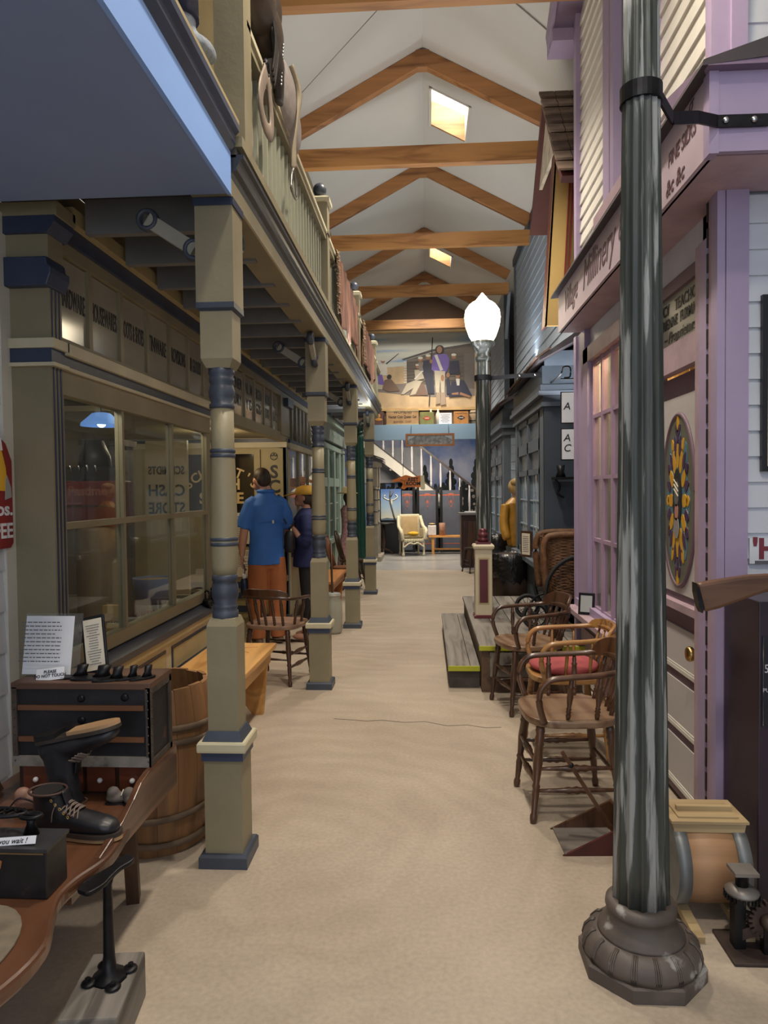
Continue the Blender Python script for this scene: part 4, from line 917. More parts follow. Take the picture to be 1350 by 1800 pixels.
# third upper section beyond a dark porch
sb('dark_porch_wall', SLATE, 1.85, 1.95, 11.66, 13.3, 2.4, 5.2)
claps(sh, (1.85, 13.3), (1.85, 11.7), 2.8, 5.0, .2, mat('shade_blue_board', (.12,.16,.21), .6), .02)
sb('porch_post', SLATE, 1.42, 1.5, 12.9, 13.0, 2.7, 5.1); MB().bar((1.45,12.4,4.9),(1.45,12.9,4.2),.05,.06).build('porch_brace', CLAPB, sh)
sb('end_wall_core', CLAPB, 1.48, 1.55, 13.3, 16.0, 2.6, 5.2); claps(sh, (1.475, 16.0), (1.475, 13.3), 2.7, 5.2, .14, CLAPB, .02)
sb('lower_end_wall', SLATE2, 1.5, 1.6, 12.9, 18.2, 0, 2.6)
# projecting oriel with shingled gable
og = thing('oriel', 'yellow panelled projecting dormer with red corner boards and brown shingled gable', 'dormer', (0, 0, 0))
YP = mat('ochre_panel', (.6,.4,.13), .6, .08, 2, .03); RB_ = mat('red_trim', (.2,.025,.015), .5, .2, 6, .04)
MB().prism([(1.015,2.88),(1.45,2.88),(1.45,4.55),(1.12,4.55)], .04, 'xz', 6.12).build('side_panel', YP, og)
MB().add([(1.015,6.12,2.88),(1.12,6.12,4.55),(1.12,6.3,4.55),(1.015,6.3,2.88),(1.03,6.12,2.88),(1.135,6.12,4.55),(1.135,6.3,4.55),(1.03,6.3,2.88)], [(0,1,2,3),(7,6,5,4),(0,4,5,1),(1,5,6,2),(2,6,7,3),(3,7,4,0)]).build('front_panel', mat('dark_red_trim', (.1,.018,.012), .5), og)
for k in range(2): MB().bar((1.16+k*.03,6.1,2.98),(1.24+k*.03,6.1,4.4),.014,.02, up=(0,1,0)).build('corner_board', RB_, og)
gp_ = MB().prism([(5.6,3.9),(6.5,4.98),(7.3,4.05),(7.22,4.02),(6.5,4.88),(5.66,3.87)], .42, 'yz', 1.06).build('gable_roof', mat('dark_red_board', (.08,.02,.015), .6), og)
MB().prism([(6.0,4.35),(6.5,4.88),(7.0,4.35)], .03, 'yz', 1.1).build('gable_board', mat('peeling_cream', (.5,.45,.35), .6, .3, 8, .1), og)
shm = MB().box(0, .13, -.075, .075, 0, .016).mesh('shingle', mat('roof_shingle', (.19,.13,.09), .85, .3, 8, .2))
ang = math.atan2(1.1, .92)
shms = [shm]+[MB().box(0, .128, -.07, .075, 0, .02).mesh('shingle', mat('roof_shingle_%d' % q, c_, .85, .3, 8, .2)) for q, c_ in enumerate(((.13,.085,.06),(.25,.18,.13)))]
for i in range(9):
    for j in range(4):
        f_ = (i+.5)/9; y = 5.58+.92*f_; z = 3.9+1.1*f_
        inst('shingle', shms[(i*5+j*3) % 3], og, (1.03+j*.135-(.06 if i % 2 else 0)*0, y, z+.01+.012), (ang-.12, 0, 0))
# ================================================================ CHAIRS
def turned(b, a, c, prof, n=10, mi=0):
    a, c = Vector(a), Vector(c); d = c-a; L = d.length; q = d.normalized().to_track_quat('Z', 'Y').to_matrix()
    return b.lathe([(r_, t_*L) for t_, r_ in prof], n, a, q, mi)
LEGP = [(0,.014),(.04,.017),(.08,.0165),(.1,.012),(.3,.017),(.34,.0145),(.37,.019),(.4,.0145),(.6,.022),(.78,.019),(.8,.023),(.83,.018),(.86,.023),(.89,.018),(.93,.022),(1,.017)]
SPIN = [(0,.008),(.12,.0125),(.18,.009),(.2,.014),(.24,.009),(.27,.013),(.3,.009),(.55,.015),(.75,.012),(.78,.016),(.82,.01),(.9,.011),(1,.007)]
SPT = [(0,.006),(.3,.009),(.6,.01),(1,.006)]
STR = [(0,.008),(.2,.01),(.35,.012),(.4,.017),(.45,.013),(.5,.019),(.55,.013),(.6,.017),(.65,.012),(.8,.01),(1,.008)]
def armchair(label, loc, rz, wood, seatm, cushion=False, crest_h=.09, wide=1.0, spindle=SPIN, crest_drop=False):
    t = thing('captain_chair', label, 'chair', loc, rz)
    pts = []
    for k in range(28):
        a = 2*pi*k/28; c, s = cos(a), sin(a); ex = .62
        pts.append((.225*wide*math.copysign(abs(c)**ex, c), .215*math.copysign(abs(s)**ex, s)))
    MB().prism(pts, .034, 'xy', .43, sm=False).build('seat', seatm, t, bevel=.008)
    for sx in (-1, 1):
        for sy in (-1, 1):
            turned(MB(), (sx*.2*wide, sy*.2, 0), (sx*.16*wide, sy*.155, .435), LEGP, 12).build('leg', wood, t)
    for sx in (-1, 1):
        for z in ((.14,.24) if sx else ()): turned(MB(), (sx*.185*wide,-.185,z), (sx*.185*wide,.185,z), STR, 8).build('stretcher', wood, t)
    for z in (.17, .27): turned(MB(), (-.185*wide,.182,z), (.185*wide,.182,z), STR, 8).build('stretcher', wood, t)
    turned(MB(), (-.185*wide,-.185,.2), (.185*wide,-.185,.2), SPT, 8).build('stretcher', wood, t)
    half = [(.212*wide,.15,.455),(.226*wide,.175,.54),(.228*wide,.17,.605),(.228*wide,.13,.65),(.226*wide,.05,.662),(.22*wide,-.08,.668),(.195*wide,-.19,.678),(.12*wide,-.24,.69),(0,-.258,.695)]
    path = half+[(-x, y, z) for x, y, z in half[-2::-1]]
    MB().tube(spline(path, 4), .0165, 9, flat=.85).build('arm_bow', wood, t)
    # crest rail following the back of the bow
    n = 24; vs = []; fs = []
    for i in range(n+1):
        u = -1+2*i/n; x = .2*wide*u; y = -.255+.07*u*u*abs(u)**.3; top = crest_h*(1-abs(u)**4)**.5; zb = .675-.03*u*u*0
        for (dy, z) in ((-.011, zb), (.013, zb), (.011, zb+.012+top), (-.009, zb+.012+top)): vs.append((x, y+dy-(z-zb)*.25, z))
        if i:
            o = 4*(i-1)
            for k in range(4): fs.append((o+k, o+(k+1) % 4, o+4+(k+1) % 4, o+4+k))
    fs.append((3,2,1,0)); fs.append((4*n, 4*n+1, 4*n+2, 4*n+3))
    MB().add(vs, fs, 0, False).build('crest_rail', wood, t, bevel=.004)
    for x in (-.14, -.07, 0, .07, .14):
        y = -.17-.02*(1-abs(x)/.14); turned(MB(), (x*wide*.95, y, .46), (x*wide*1.05, y-.07, .685), spindle, 9).build('spindle', wood, t)
    for sx in (-1, 1):
        for y in (-.09, .04): turned(MB(), (sx*.19*wide, y, .46), (sx*.222*wide, y-.01, .66), spindle, 9).build('spindle', wood, t)
    if cushion:
        MB().ell((0,.01,.495), (.2*wide,.195,.05), 24, 12).build('cushion', mat('faded_red_cloth', (.36,.07,.075), .9, .15, 9, .12), t)
    return t
armchair('dark captain chair with a worn bare seat, nearest on the right', (.655, 3.4, 0), pi/2+.06, OAKM, SEATW)
armchair('golden oak armchair with a red seat cushion', (.79, 4.12, 0), pi/2+.02, OAKL, OAKL, cushion=True, crest_h=.05, spindle=SPT)
armchair('dark armchair in front of the porch deck, with slimmer arms', (.695, 4.93, 0), pi/2+.24, OAKD, SEATW)
armchair('dark wooden armchair with its back to the camera, behind the second post', (-1.2, 5.62, 0), -.25, OAKD, mat('pale_worn_seat', (.24,.14,.09), .4, .25, 9, .08, kind='wood', axis='x', col2=(.1,.05,.03)), crest_h=.07)
# windsor chair farther on the left, and one by the cabinet on the right
def side_chair(label, loc, rz, wood):
    t = thing('windsor_chair', label, 'chair', loc, rz)
    MB().prism([(.2*cos(2*pi*k/24)*(1.05 if sin(2*pi*k/24) > 0 else .9), .2*sin(2*pi*k/24)) for k in range(24)], .03, 'xy', .42).build('seat', wood, t)
    for sx in (-1, 1):
        for sy in (-1, 1): turned(MB(), (sx*.19, sy*.18, 0), (sx*.13, sy*.12, .42), LEGP, 8).build('leg', wood, t)
    for z in (.15, .22): turned(MB(), (-.17,.16,z), (.17,.16,z), SPT, 7).build('stretcher', wood, t)
    MB().tube(spline([(-.17,-.14,.45),(-.2,-.2,.65),(-.15,-.24,.84),(0,-.25,.89),(.15,-.24,.84),(.2,-.2,.65),(.17,-.14,.45)], 5), .012, 8).build('back_bow', wood, t)
    for x in (-.1, -.035, .035, .1): turned(MB(), (x, -.15, .45), (x*1.2, -.245, .865), SPT, 7).build('spindle', wood, t)
    return t
side_chair('brown spindle-back chair against the green shop front', (-1.15, 9.85, 0), -pi/2, mat('red_brown_chair', (.16,.06,.025), .4, .25, 9, .05))
side_chair('black bow-back chair in front of the dark cabinet', (.88, 13.0, 0), pi*.6, mat('black_brown_chair', (.03,.018,.012), .4, .3, 9, .05))
side_chair('dark spindle chair beyond the third veranda post', (-1.15, 10.9, 0), -pi/2+.3, OAKD)
# ================================================================ BENCHES
def bench(label, x0, x1, y0, y1, m):
    t = thing('bench', label, 'bench', ((x0+x1)/2, (y0+y1)/2, 0)); w_, l = (x1-x0)/2, (y1-y0)/2
    MB().box(-w_, w_, -l, l, .415, .45).build('seat_board', m, t, bevel=.004)
    for y in (-l+.16, l-.18): MB().prism([(-w_+.06,0),(-w_+.13,0),(0,.12),(w_-.13,0),(w_-.06,0),(w_-.02,.415),(-w_+.02,.415)], .035, 'xz', y).build('leg_board', m, t)
    MB().box(-.015, .015, -l+.19, l-.18, .16, .24).build('stretcher', m, t); MB().box(w_-.05, w_-.02, -l+.1, l-.1, .34, .415).build('apron', m, t)
    return t
bn = bench('yellow pine bench under the store window behind the first post', -1.49, -1.05, 3.36, 4.87, PINE)
mk = MB().bar((.1,.45,.2*0+.4508),(-.15,.7,.4508),.006,.001); mk.bar((.12,.62,.4508),(-.2,.52,.4508),.006,.001); mk.build('red_pencil_mark', flat('red_pencil', (.5,.12,.05)), bn)
bench('red-brown plank bench beside the stoneware crock', -1.45, -1.08, 6.9+1.3, 9.6-.1, mat('orange_pine', (.42,.17,.05), .45, .2, 7, .04, kind='wood', axis='y', col2=(.28,.1,.03)))
# ================================================================ STONEWARE CROCK
t = thing('butter_churn', 'grey stoneware butter churn crock with wooden dasher handle', 'crock', (-1.0, 7.45, 0))
MB().lathe([(.085,0),(.1,.03),(.105,.2),(.1,.33),(.085,.37),(.09,.4),(.095,.41),(.08,.415)], 28).build('crock', mat('stoneware', (.34,.33,.26), .3, .1, 4, .02), t)
MB().lathe([(.085,.41),(.085,.425),(.02,.43)], 24).build('lid', mat('lid_grey', (.3,.3,.28), .5), t); MB().tube([(0,0,.42),(-.01,0,.95)], .012, 8).build('dasher', OAKM, t)
# ================================================================ BARREL WITH SEPARATE STAVES
t = thing('barrel', 'open brown wooden barrel with bent wood hoops beside the first post', 'barrel', (-1.19, 3.03, 0))
def br(z): u = (z-.34)/.34; return .255-.036*u*u
NS = 18; sv = MB(); vs = []; fs = []; K = 9
for k in range(K+1):
    z = .68*k/K; R = br(z); w_ = pi/NS*.985
    for (rr, a) in ((R-.016,-w_),(R,-w_),(R+.001,0),(R,w_),(R-.016,w_)): vs.append((rr*cos(a), rr*sin(a), z))
    if k:
        o = 5*(k-1)
        for j in range(5): fs.append((o+j, o+(j+1) % 5, o+5+(j+1) % 5, o+5+j))
fs.append((4,3,2,1,0)); fs.append(tuple(5*K+j for j in range(5)))
sm_ = sv.add(vs, fs, 0, False).mesh('stave', BARRELW)
for k in range(NS): inst('stave', sm_, t, (0, 0, random.uniform(-.004,.008) if True else 0), (0, 0, 2*pi*k/NS))
for z in (.06, .17, .47, .53):
    R = br(z)+.009
    pts = [(R*cos(a), R*sin(a), z+.008*sin(2*a+z*9)) for a in [2*pi*q/36 for q in range(36)]]
    MB().tube(pts, .0085, 7, flat=1.7, closed=True).build('hoop', HOOPW, t)
MB().lathe([(.2,.5),(.2,.51)], 24).build('inner_head', mat('barrel_dark', (.03,.018,.01), .8), t)
# ================================================================ COBBLER'S BENCH
cb = thing('cobbler_bench', 'brown cobbler bench with curved edge, leather seat pad and small drawers', 'bench', (-1.2, 1.9, 0))
def L_(x, y): return (x+1.2, y-1.9)
cont = [(-1.56,1.15),(-1.15,1.2),(-.96,1.34),(-.905,1.45),(-.895,1.58),(-.94,1.7),(-.965,1.78),(-.96,1.86),(-.93,1.96),(-.93,2.05),(-.95,2.2),(-.965,2.34),(-.965,2.6),(-1.56,2.6)]
cs = [tuple(p)[:2] for p in spline([(x, y, 0) for x, y in cont[1:-2]], 4)]
cs = [cont[0]]+cs+cont[-2:]
MB().prism([L_(*p) for p in cs], .042, 'xy', .408).build('bench_top', BENCHW, cb, bevel=.01)
MB().prism([(.14*cos(2*pi*k/28)+.1, .2*sin(2*pi*k/28)-.38) for k in range(28)], .008, 'xy', .45).build('seat_pad', mat('worn_hide_pad', (.16,.13,.09), .8, .35, 14, .2), cb, bevel=.003)
for (x, y, dx, dy) in ((-1.06,2.42,-.03,.1),(-1.45,2.42,-.03,.1),(-1.05,1.5,-.05,.2),(-1.4,1.4,0,-.03)): MB().bar((x+1.2+dx,y-1.9+dy,0.0),(x+1.2,y-1.9,.41),.045,.055).build('leg', mat('bench_leg_wood', (.07,.035,.018), .5, .3, 9, .1, kind='wood', axis='z'), cb)
MB().box(.13, .2, .0, .06, .35, .41).build('under_block', BENCHW, cb)
yy = [(1.97,.405),(1.965,.452),(2.05,.468),(2.13,.485),(2.21,.515),(2.27,.545),(2.34,.556),(2.6,.556),(2.6,.405)]
MB().prism([(y-1.9, z) for y, z in yy], .022, 'yz', .232).build('side_rail', BENCHW, cb, bevel=.004)
MB().box(-.24, .235, .5, .68, .45, .555).build('drawer_case', mat('case_dark', (.035,.015,.008), .5, .3, 8, .05), cb)
for x in (-.17, -.055, .06, .175):
    d = MB().box(x-.05, x+.05, .488, .502, .462, .548).build('drawer', mat('drawer_red_brown', (.13,.035,.015), .35, .25, 8, .05, kind='wood', axis='x'), cb)
    MB().ell((x, .478, .505), .0095).build('drawer_knob', flat('china_white', (.75,.72,.7), .2), d)
MB().bar((-.33,.5,.45),(-.38,.45,.62),.03,.05).build('tool_rest', OAKD, cb)
# chest on the bench
ch = thing('trunk', 'old black trunk with wooden slats and metal edging on the cobbler bench', 'trunk', (-1.2, 2.47, .556))
TRK = mat('trunk_black', (.012,.011,.014), .5, .4, 14, .2, kind='worn', col2=(.08,.03,.02), axis='n', thr=.68, detail=9)
MB().box(-.24, .24, -.09, .1, .01, .275).build('body', TRK, ch); TE = mat('trunk_edge', (.06,.045,.035), .55, .4, 18, .15); TS = mat('trunk_slat', (.15,.062,.025), .5, .3, 8, .08, kind='wood', axis='x')
MB().box(-.247, .247, -.1, .108, .268, .292).build('lid', mat('trunk_lid_wood', (.1,.05,.03), .5, .3, 8, .1, kind='wood', axis='x'), ch, bevel=.003)
for z in (.085, .195): MB().box(-.225, .222, -.098, -.088, z, z+.017).build('slat', TS, ch)
MB().box(-.245, .24, -.102, -.085, 0, .034).build('slat', GREYW, ch)
for x in (-.245, .23): MB().box(x, x+.018, -.1, -.08, 0, .275).build('edge_strip', TE, ch)
MB().box(.238, .247, -.1, .105, 0, .02).build('edge_strip', TE, ch); MB().box(.238, .247, -.1, -.08, 0, .275).build('edge_strip', TE, ch); MB().box(.238, .247, .085, .105, 0, .275).build('edge_strip', TE, ch); MB().box(.238, .247, -.1, .105, .25, .27).build('edge_strip', TE, ch)
for (x, z) in ((0,.235),(0,.16),(.155,.24)): MB().lathe([(.013,0),(.013,.006),(.006,.008)], 14, (x,-.09,z), Matrix.Rotation(pi/2,3,'X')).build('lock_plate', IRON, ch)
rv = MB()
for k in range(9):
    for (x, y, z) in ((-.236,-.102,.02+k*.03),(.239,-.102,.02+k*.03),(.248,-.09,.02+k*.03)): rv.ell((x,y,z), .0035, 6, 4)
rv.build('rivets', TE, ch)
# signs and lasts on the trunk
ZT = .848
t = thing('acrylic_sign', 'white printed notice in a clear acrylic stand on the trunk', 'sign', (-1.36, 2.45, ZT), -.02)
MB().box(-.095, .085, 0, .003, .008, .215).build('sheet', WHITEP, t, rot=(-.2,0,.0)); MB().box(-.1, .115, .004, .007, 0, .225).build('stand', glass('acrylic', (.93,.95,.95)), t, rot=(-.2,0,0)); MB().box(-.1,.115,.0,.07,0,.003).build('foot', MATS['acrylic'], t)
lines_print('print', .15, .15, 11, (-.008, -.0205, .13), Euler((pi/2-.2,0,0)), GREYP, t, 2, .28)
t = thing('framed_card', 'narrow black framed card leaning on the trunk', 'frame', (-1.2, 2.5, ZT), -.08, rot=(-.22, -.2, -.05))
MB().box(-.045, .045, 0, .01, 0, .21).build('frame', BLACK, t, bevel=.002); MB().box(-.036, .036, -.002, 0, .012, .198).build('card', CREAMP, t); lines_print('print', .055, .15, 16, (0,-.0025,.105), FACE_CAM, GREYP, t, 8, .3, center=True)
t = thing('notice_card', 'small white do-not-touch card in front of the acrylic stand', 'card', (-1.325, 2.405, ZT), .05, rot=(-.35, -.1, .05))
MB().box(-.05, .05, 0, .002, 0, .042).build('card', WHITEP, t); text('lettering', 'PLEASE\nDO NOT TOUCH', .0145, (0,-.0015,.022), FACE_CAM, INK, t, bold=.0002, line=.95)
def last(label, loc, rz, s=1.0, tall=.045):
    t = thing('shoe_last', label, 'shoe last', loc, rz, group='iron shoe lasts on the trunk')
    MB().loft([((-.045*s,0,.003),.004,.012),((-.03*s,0,.004),.006,.018)], 8).build('toe_tip', IRON, t)
    pts = [(.06*s*cos(2*pi*k/20)-.01*s*cos(4*pi*k/20), (.02+.006*cos(2*pi*k/20+2))*s*sin(2*pi*k/20)) for k in range(20)]
    MB().prism(pts, .008, 'xy', 0).build('sole_plate', IRON, t, bevel=.002)
    MB().loft([((.01*s,0,.008),.024*s,.014*s),((.015*s,0,tall*.5),.016*s,.012*s),((.02*s,0,tall),.018*s,.013*s)], 12).build('stem', IRON, t)
for lb, x, y, r_, s in (('black iron shoe last next to the do-not-touch card', -1.245, 2.44, .3, 1.1), ('largest black iron shoe last in front of the framed card', -1.165, 2.43, .35, 1.3), ('grey iron shoe last with a slotted stem, middle of the trunk', -1.1, 2.41, .5, 1.0), ('small iron shoe last, second from the trunk end', -1.045, 2.425, .7, .75), ('small iron shoe last at the right end of the trunk', -.995, 2.43, .8, .8)): last(lb, (x, y, ZT), r_, s)
# ---------------------------------------------------------------- boots
def boot(label, loc, rot, shaft, m=LEATHER, laces=True):
    t = thing('boot', label, 'boot', loc, rot=rot)
    RY = Matrix.Rotation(pi/2, 3, 'Y'); b = MB()
    b.loft([((x,0,zc), rz_, ry, RY) for x, zc, rz_, ry in ((-.118,.05,.028,.02),(-.1,.052,.036,.031),(-.05,.055,.042,.036),(.02,.052,.04,.039),(.07,.047,.032,.043),(.12,.042,.026,.04),(.145,.038,.02,.03),(.158,.034,.011,.016))], 18)
    prof = [(.03,-.055,.06,.034),(.07,-.05,.066,.037),(.1,-.058,.056,.037),(.13,-.063,.05,.038)]
    z = .16
    while z < shaft: prof.append((z,-.066-.004*(z-.13)/.1,.05+.02*(z-.13),.04+.02*(z-.13))); z += .03
    prof.append((shaft,-.068,.053+.02*(shaft-.13),.043+.02*(shaft-.13)))
    b.loft([((x,0,z_), rx, ry) for z_, x, rx, ry in prof], 20)
    b.build('upper', m, t, remesh=.006, smooth_it=4)
    pts = []
    for x, w_ in ((-.125,.012),(-.11,.03),(-.06,.038),(0,.035),(.06,.044),(.11,.045),(.145,.034),(.166,.012)): pts.append((x, w_))
    out = [tuple(p)[:2] for p in spline([(x, w_, 0) for x, w_ in pts]+[(x, -w_, 0) for x, w_ in pts[::-1]], 3)]
    MB().prism(out, .012, 'xy', .014).build('sole', mat('boot_welt', (.03,.022,.017), .55, .3, 12, .1), t)
    MB().prism([(x, y*.96) for x, y in out if x < -.035]+[], .016, 'xy', -.001).build('heel', BLACK, t)
    MB().prism([(x, y*.92) for x, y in out if x > -.01], .012, 'xy', .003).build('tread', mat('sole_tan', (.36,.22,.11), .6, .15, 9, .05), t)
    MB().tube([(-.068+(.056+.02*(shaft-.13))*cos(a), (.046+.02*(shaft-.13))*sin(a), shaft) for a in [2*pi*k/24 for k in range(24)]], .004, 6, closed=True).build('collar', mat('boot_collar', (.07,.035,.025), .6), t)
    MB().lathe([(.042,shaft+.001),(.042,shaft+.002)], 18, (-.068,0,0)).build('opening', flat('boot_inside', (.01,.008,.007), .9), t)
    if laces:
        lm = mat('lace_brown', (.2,.15,.12), .8, .2, 20, .1)
        pts = [(-.0,.1),(.012,.094),(.024,.089),(.036,.085)]
        for k, (x, z_) in enumerate(pts):
            MB().tube(spline([(x-.012,-.033,z_-.008),(x+.002,-.012,z_+.006),(x+.008,.012,z_+.006),(x-.004,.033,z_-.008)], 4), .0024, 6).build('lace', lm, t)
            MB().tube(spline([(x-.012,.033,z_-.008),(x+.004,.01,z_+.009),(x+.002,-.012,z_+.008),(x+.008,-.033,z_-.014)], 4), .0024, 6).build('lace', lm, t)
        for k in range(5): MB().tube(circle((-.035+k*.013,-.0385,.125-k*.012), .0035, 10, ((1,0,-.6),(0,.3,1))), .0012, 5, closed=True).build('eyelet', BRASS, t)
        MB().tube(spline([(-.02,-.037,.115),(-.03,-.041,.09),(-.034,-.041,.06)], 4), .0018, 5).build('lace_end', lm, t)
        MB().tube(spline([(.018,0,.075),(.0,0,.11),(-.012,0,.145)], 4), .02, 10, flat=.22, up=(1,0,0)).build('tongue', m, t)
    return t
boot('black lace-up ankle boot standing on the cobbler bench', (-1.1, 2.09, .4505), (0, 0, -.06), .142)
b2 = boot('upside-down black boot showing its tan sole, above the standing boot', (-1.165, 2.235, .735), (pi, -.22, -.03), .245, laces=True)
# little grey shoes and a wooden last
for k, (x, y, rz) in enumerate(((-1.055, 2.33, .3), (-1.0, 2.315, -.5))):
    t = thing('baby_shoe', ['left one of the two small grey baby shoes below the drawers', 'right one of the two small grey baby shoes below the drawers'][k], 'shoe', (x, y, .45), rz, group='pair of grey baby shoes')
    GB = mat('grey_suede', (.15,.13,.115), .85, .2, 18, .15)
    MB().ell((.0,0,.018), (.04,.022,.018)).ell((-.015,0,.035), (.022,.02,.022)).build('upper', GB, t, remesh=.004, smooth_it=2); MB().prism([(.042*cos(2*pi*q/18), .023*sin(2*pi*q/18)) for q in range(18)], .005, 'xy', 0).build('sole', LEATHER, t)
    MB().tube(spline([(.012,-.02,.03),(.018,0,.042),(.012,.02,.03)], 4), .002, 5).build('lace', CREAMP, t)
t = thing('wooden_last', 'small pinkish wooden shoe last behind the standing boot', 'shoe last', (-1.32, 2.27, .45), .3); MB().ell((0,0,.03), (.06,.025,.03)).ell((-.03,0,.05), (.028,.022,.028)).build('body', mat('pink_wood', (.3,.16,.11), .5), t, remesh=.005, smooth_it=2); MB().tube(spline([(.02,-.03,.03),(-.03,-.035,.055),(-.06,-.03,.03)]), .003, 6).build('strap', LEATHER, t)
# shine box
sx = thing('shine_box', 'black painted shoe-shine box with an orange numeral on the cobbler bench', 'box', (-1.16, 1.8, .451), .0)
MB().box(-.16, .172, -.045, .06, 0, .125).build('body', mat('shine_black', (.012,.012,.014), .4, .4, 12, .15, kind='worn', col2=(.07,.045,.03), axis='n', thr=.7, detail=9), sx, bevel=.003)
MB().box(-.165, .177, -.05, .065, .125, .134).build('lid', mat('shine_lid', (.03,.03,.032), .4, .3, 12, .1), sx)
text('lettering', 'S', .11, (.018, -.047, .06), FACE_CAM, flat('orange_brush', (.3,.12,.04), .6), sx, bold=.003, shear=.2); MB().box(-.155,.165,-.047,-.0455,.118,.122).build('gilt_line', flat('dull_gilt', (.2,.11,.04)), sx)
t = thing('slogan_card', 'narrow white card with handwritten slogan on the shine box', 'card', (-1.1, 1.765, .586), rot=(-.5,-.06,.06)); MB().box(-.1,.075,0,.002,0,.02).build('card', WHITEP, t); text('lettering', 'While you wait !', .0185, (-.01,-.0012,.0095), FACE_CAM, INK, t, shear=.25)
t = thing('iron_last', 'black iron cobbler last with a pierced sole on the shine box', 'shoe last', (-1.07, 1.83, .586)); MB().loft([((.0,0,0),.022,.016),((0,0,.03),.011,.01),((0,0,.045),.014,.012)], 12).build('stem', IRON, t)
MB().tube([(.028*cos(a), .016*sin(a), .05) for a in [2*pi*k/20 for k in range(20)]], .006, 7, closed=True).build('heel_ring', IRON, t); MB().bar((-.026,0,.05),(.026,0,.05),.006,.008).build('heel_bar', IRON, t)
MB().tube([(-.12+.1*cos(a), .026*sin(a)+.01, .052) for a in [2*pi*k/24 for k in range(24)]], .006, 7, closed=True).build('sole_ring', IRON, t)
lt = MB()
for k in range(6): lt.bar((-.21+k*.03,-.01,.052),(-.185+k*.03,.032,.052),.005,.008); lt.bar((-.19+k*.03,-.01,.052),(-.21+k*.03,.03,.052),.005,.008)
lt.build('sole_lattice', IRON, t); MB().bar((-.12,.01,.0),(-.12,.01,.05),.02,.02).build('stem', IRON, t)
# iron last on a wooden block
t = thing('cobbler_stand', 'black iron shoe stand bolted to a weathered timber block on the floor', 'shoe stand', (-.905, 1.92, 0), 0)
MB().box(-.085, .07, -.16, .11, 0, .135).build('timber_block', GREYW, t, rot=(0,0,.12), bevel=.006)
MB().loft([((0,0,.135),.05,.05),((0,0,.143),.045,.045),((0,0,.155),.02,.02),((0,0,.2),.016,.016),((0,0,.4),.012,.012),((0,0,.425),.02,.014)], 12).build('column', IRON, t)
for a in (.6, 2.2, 3.8, 5.3):
    MB().ell((.055*cos(a), .055*sin(a), .14), (.022,.022,.007), 12, 6).build('foot_lug', IRON, t); MB().lathe([(.008,.143),(.008,.155)], 6, (.058*cos(a),.058*sin(a),0), sm=False).build('bolt', IRON, t)
pts = [(u, w_) for u, w_ in ((-.1,.012),(-.09,.024),(-.05,.03),(-.01,.022),(.03,.017),(.06,.022),(.08,.02),(.09,.008))]
out = [tuple(p)[:2] for p in spline([(x, w_, 0) for x, w_ in pts]+[(x, -w_, 0) for x, w_ in pts[::-1]], 3)]
MB().prism(out, .014, 'xy', 0).build('sole_plate', IRON, t, (0,.01,.42), (.06,-.04,1.25), bevel=.004)
# ---------------------------------------------------------------- coffee sign on the white wall
t = thing('coffee_sign', 'red enamel coffee sign with a yellow robed figure on the white wall', 'sign', (-1.73, 2.585, 1.28))
pts = [(-.45,0),(.26,0),(.28,.02),(.28,.36),(.24,.43),(.15,.48),(-.4,.48)]
MB().prism(pts, .012, 'yz', 0).build('enamel_panel', RED, t, bevel=.003); MB().prism([(y*.985-.002, .008+z*.965) for y, z in pts], .002, 'yz', .0115).build('face', RED, t)
text('lettering', 'Bros.', .075, (.0145, .17, .16), FACE_AISLE_R, WHITEP, t, bold=.002, fit=.2); text('lettering', 'COFFEE', .085, (.0145, .12, .07), FACE_AISLE_R, WHITEP, t, bold=.002, fit=.3)
MB().prism([(.08,.24),(.24,.235),(.23,.33),(.2,.41),(.13,.42),(.1,.34)], .002, 'yz', .0135).build('robe_print', YELLOW, t); MB().prism([(.14,.4),(.21,.4),(.2,.45),(.15,.45)], .002, 'yz', .0145).build('collar_print', WHITEP, t)
MB().prism([(.22,.2),(.265,.21),(.26,.25),(.235,.3),(.225,.28)], .003, 'yz', .0145).build('chip', flat('chipped_steel', (.35,.35,.34)), t)
# ================================================================ RIGHT FOREGROUND THINGS
t = thing('dustpan', 'long-handled wooden dustpan on the floor by the nearest chair', 'dustpan', (.66, 3.02, 0), .05)
DP = mat('dark_red_wood', (.07,.014,.012), .45, .3, 8, .06); MB().box(-.11,.13,-.11,.12,0,.008).build('floor_plate', mat('scratched_plate', (.16,.14,.12), .4, .4, 16, .1, kind='streak', axis='x', col2=(.05,.035,.03)), t)
for y in (-.115, .115): MB().prism([(-.12,0),(.15,0),(.15,.13)], .012, 'xz', y).build('side', DP if y < 0 else OAKM, t)
MB().box(.138,.15,-.11,.12,0,.13).build('back', OAKM, t); MB().bar((.12,0,.05),(-.09,.02,.38),.022,.016).build('handle', OAKM, t); MB().ell((-.055,.015,.325), .013).build('handle_bolt', IRON, t)
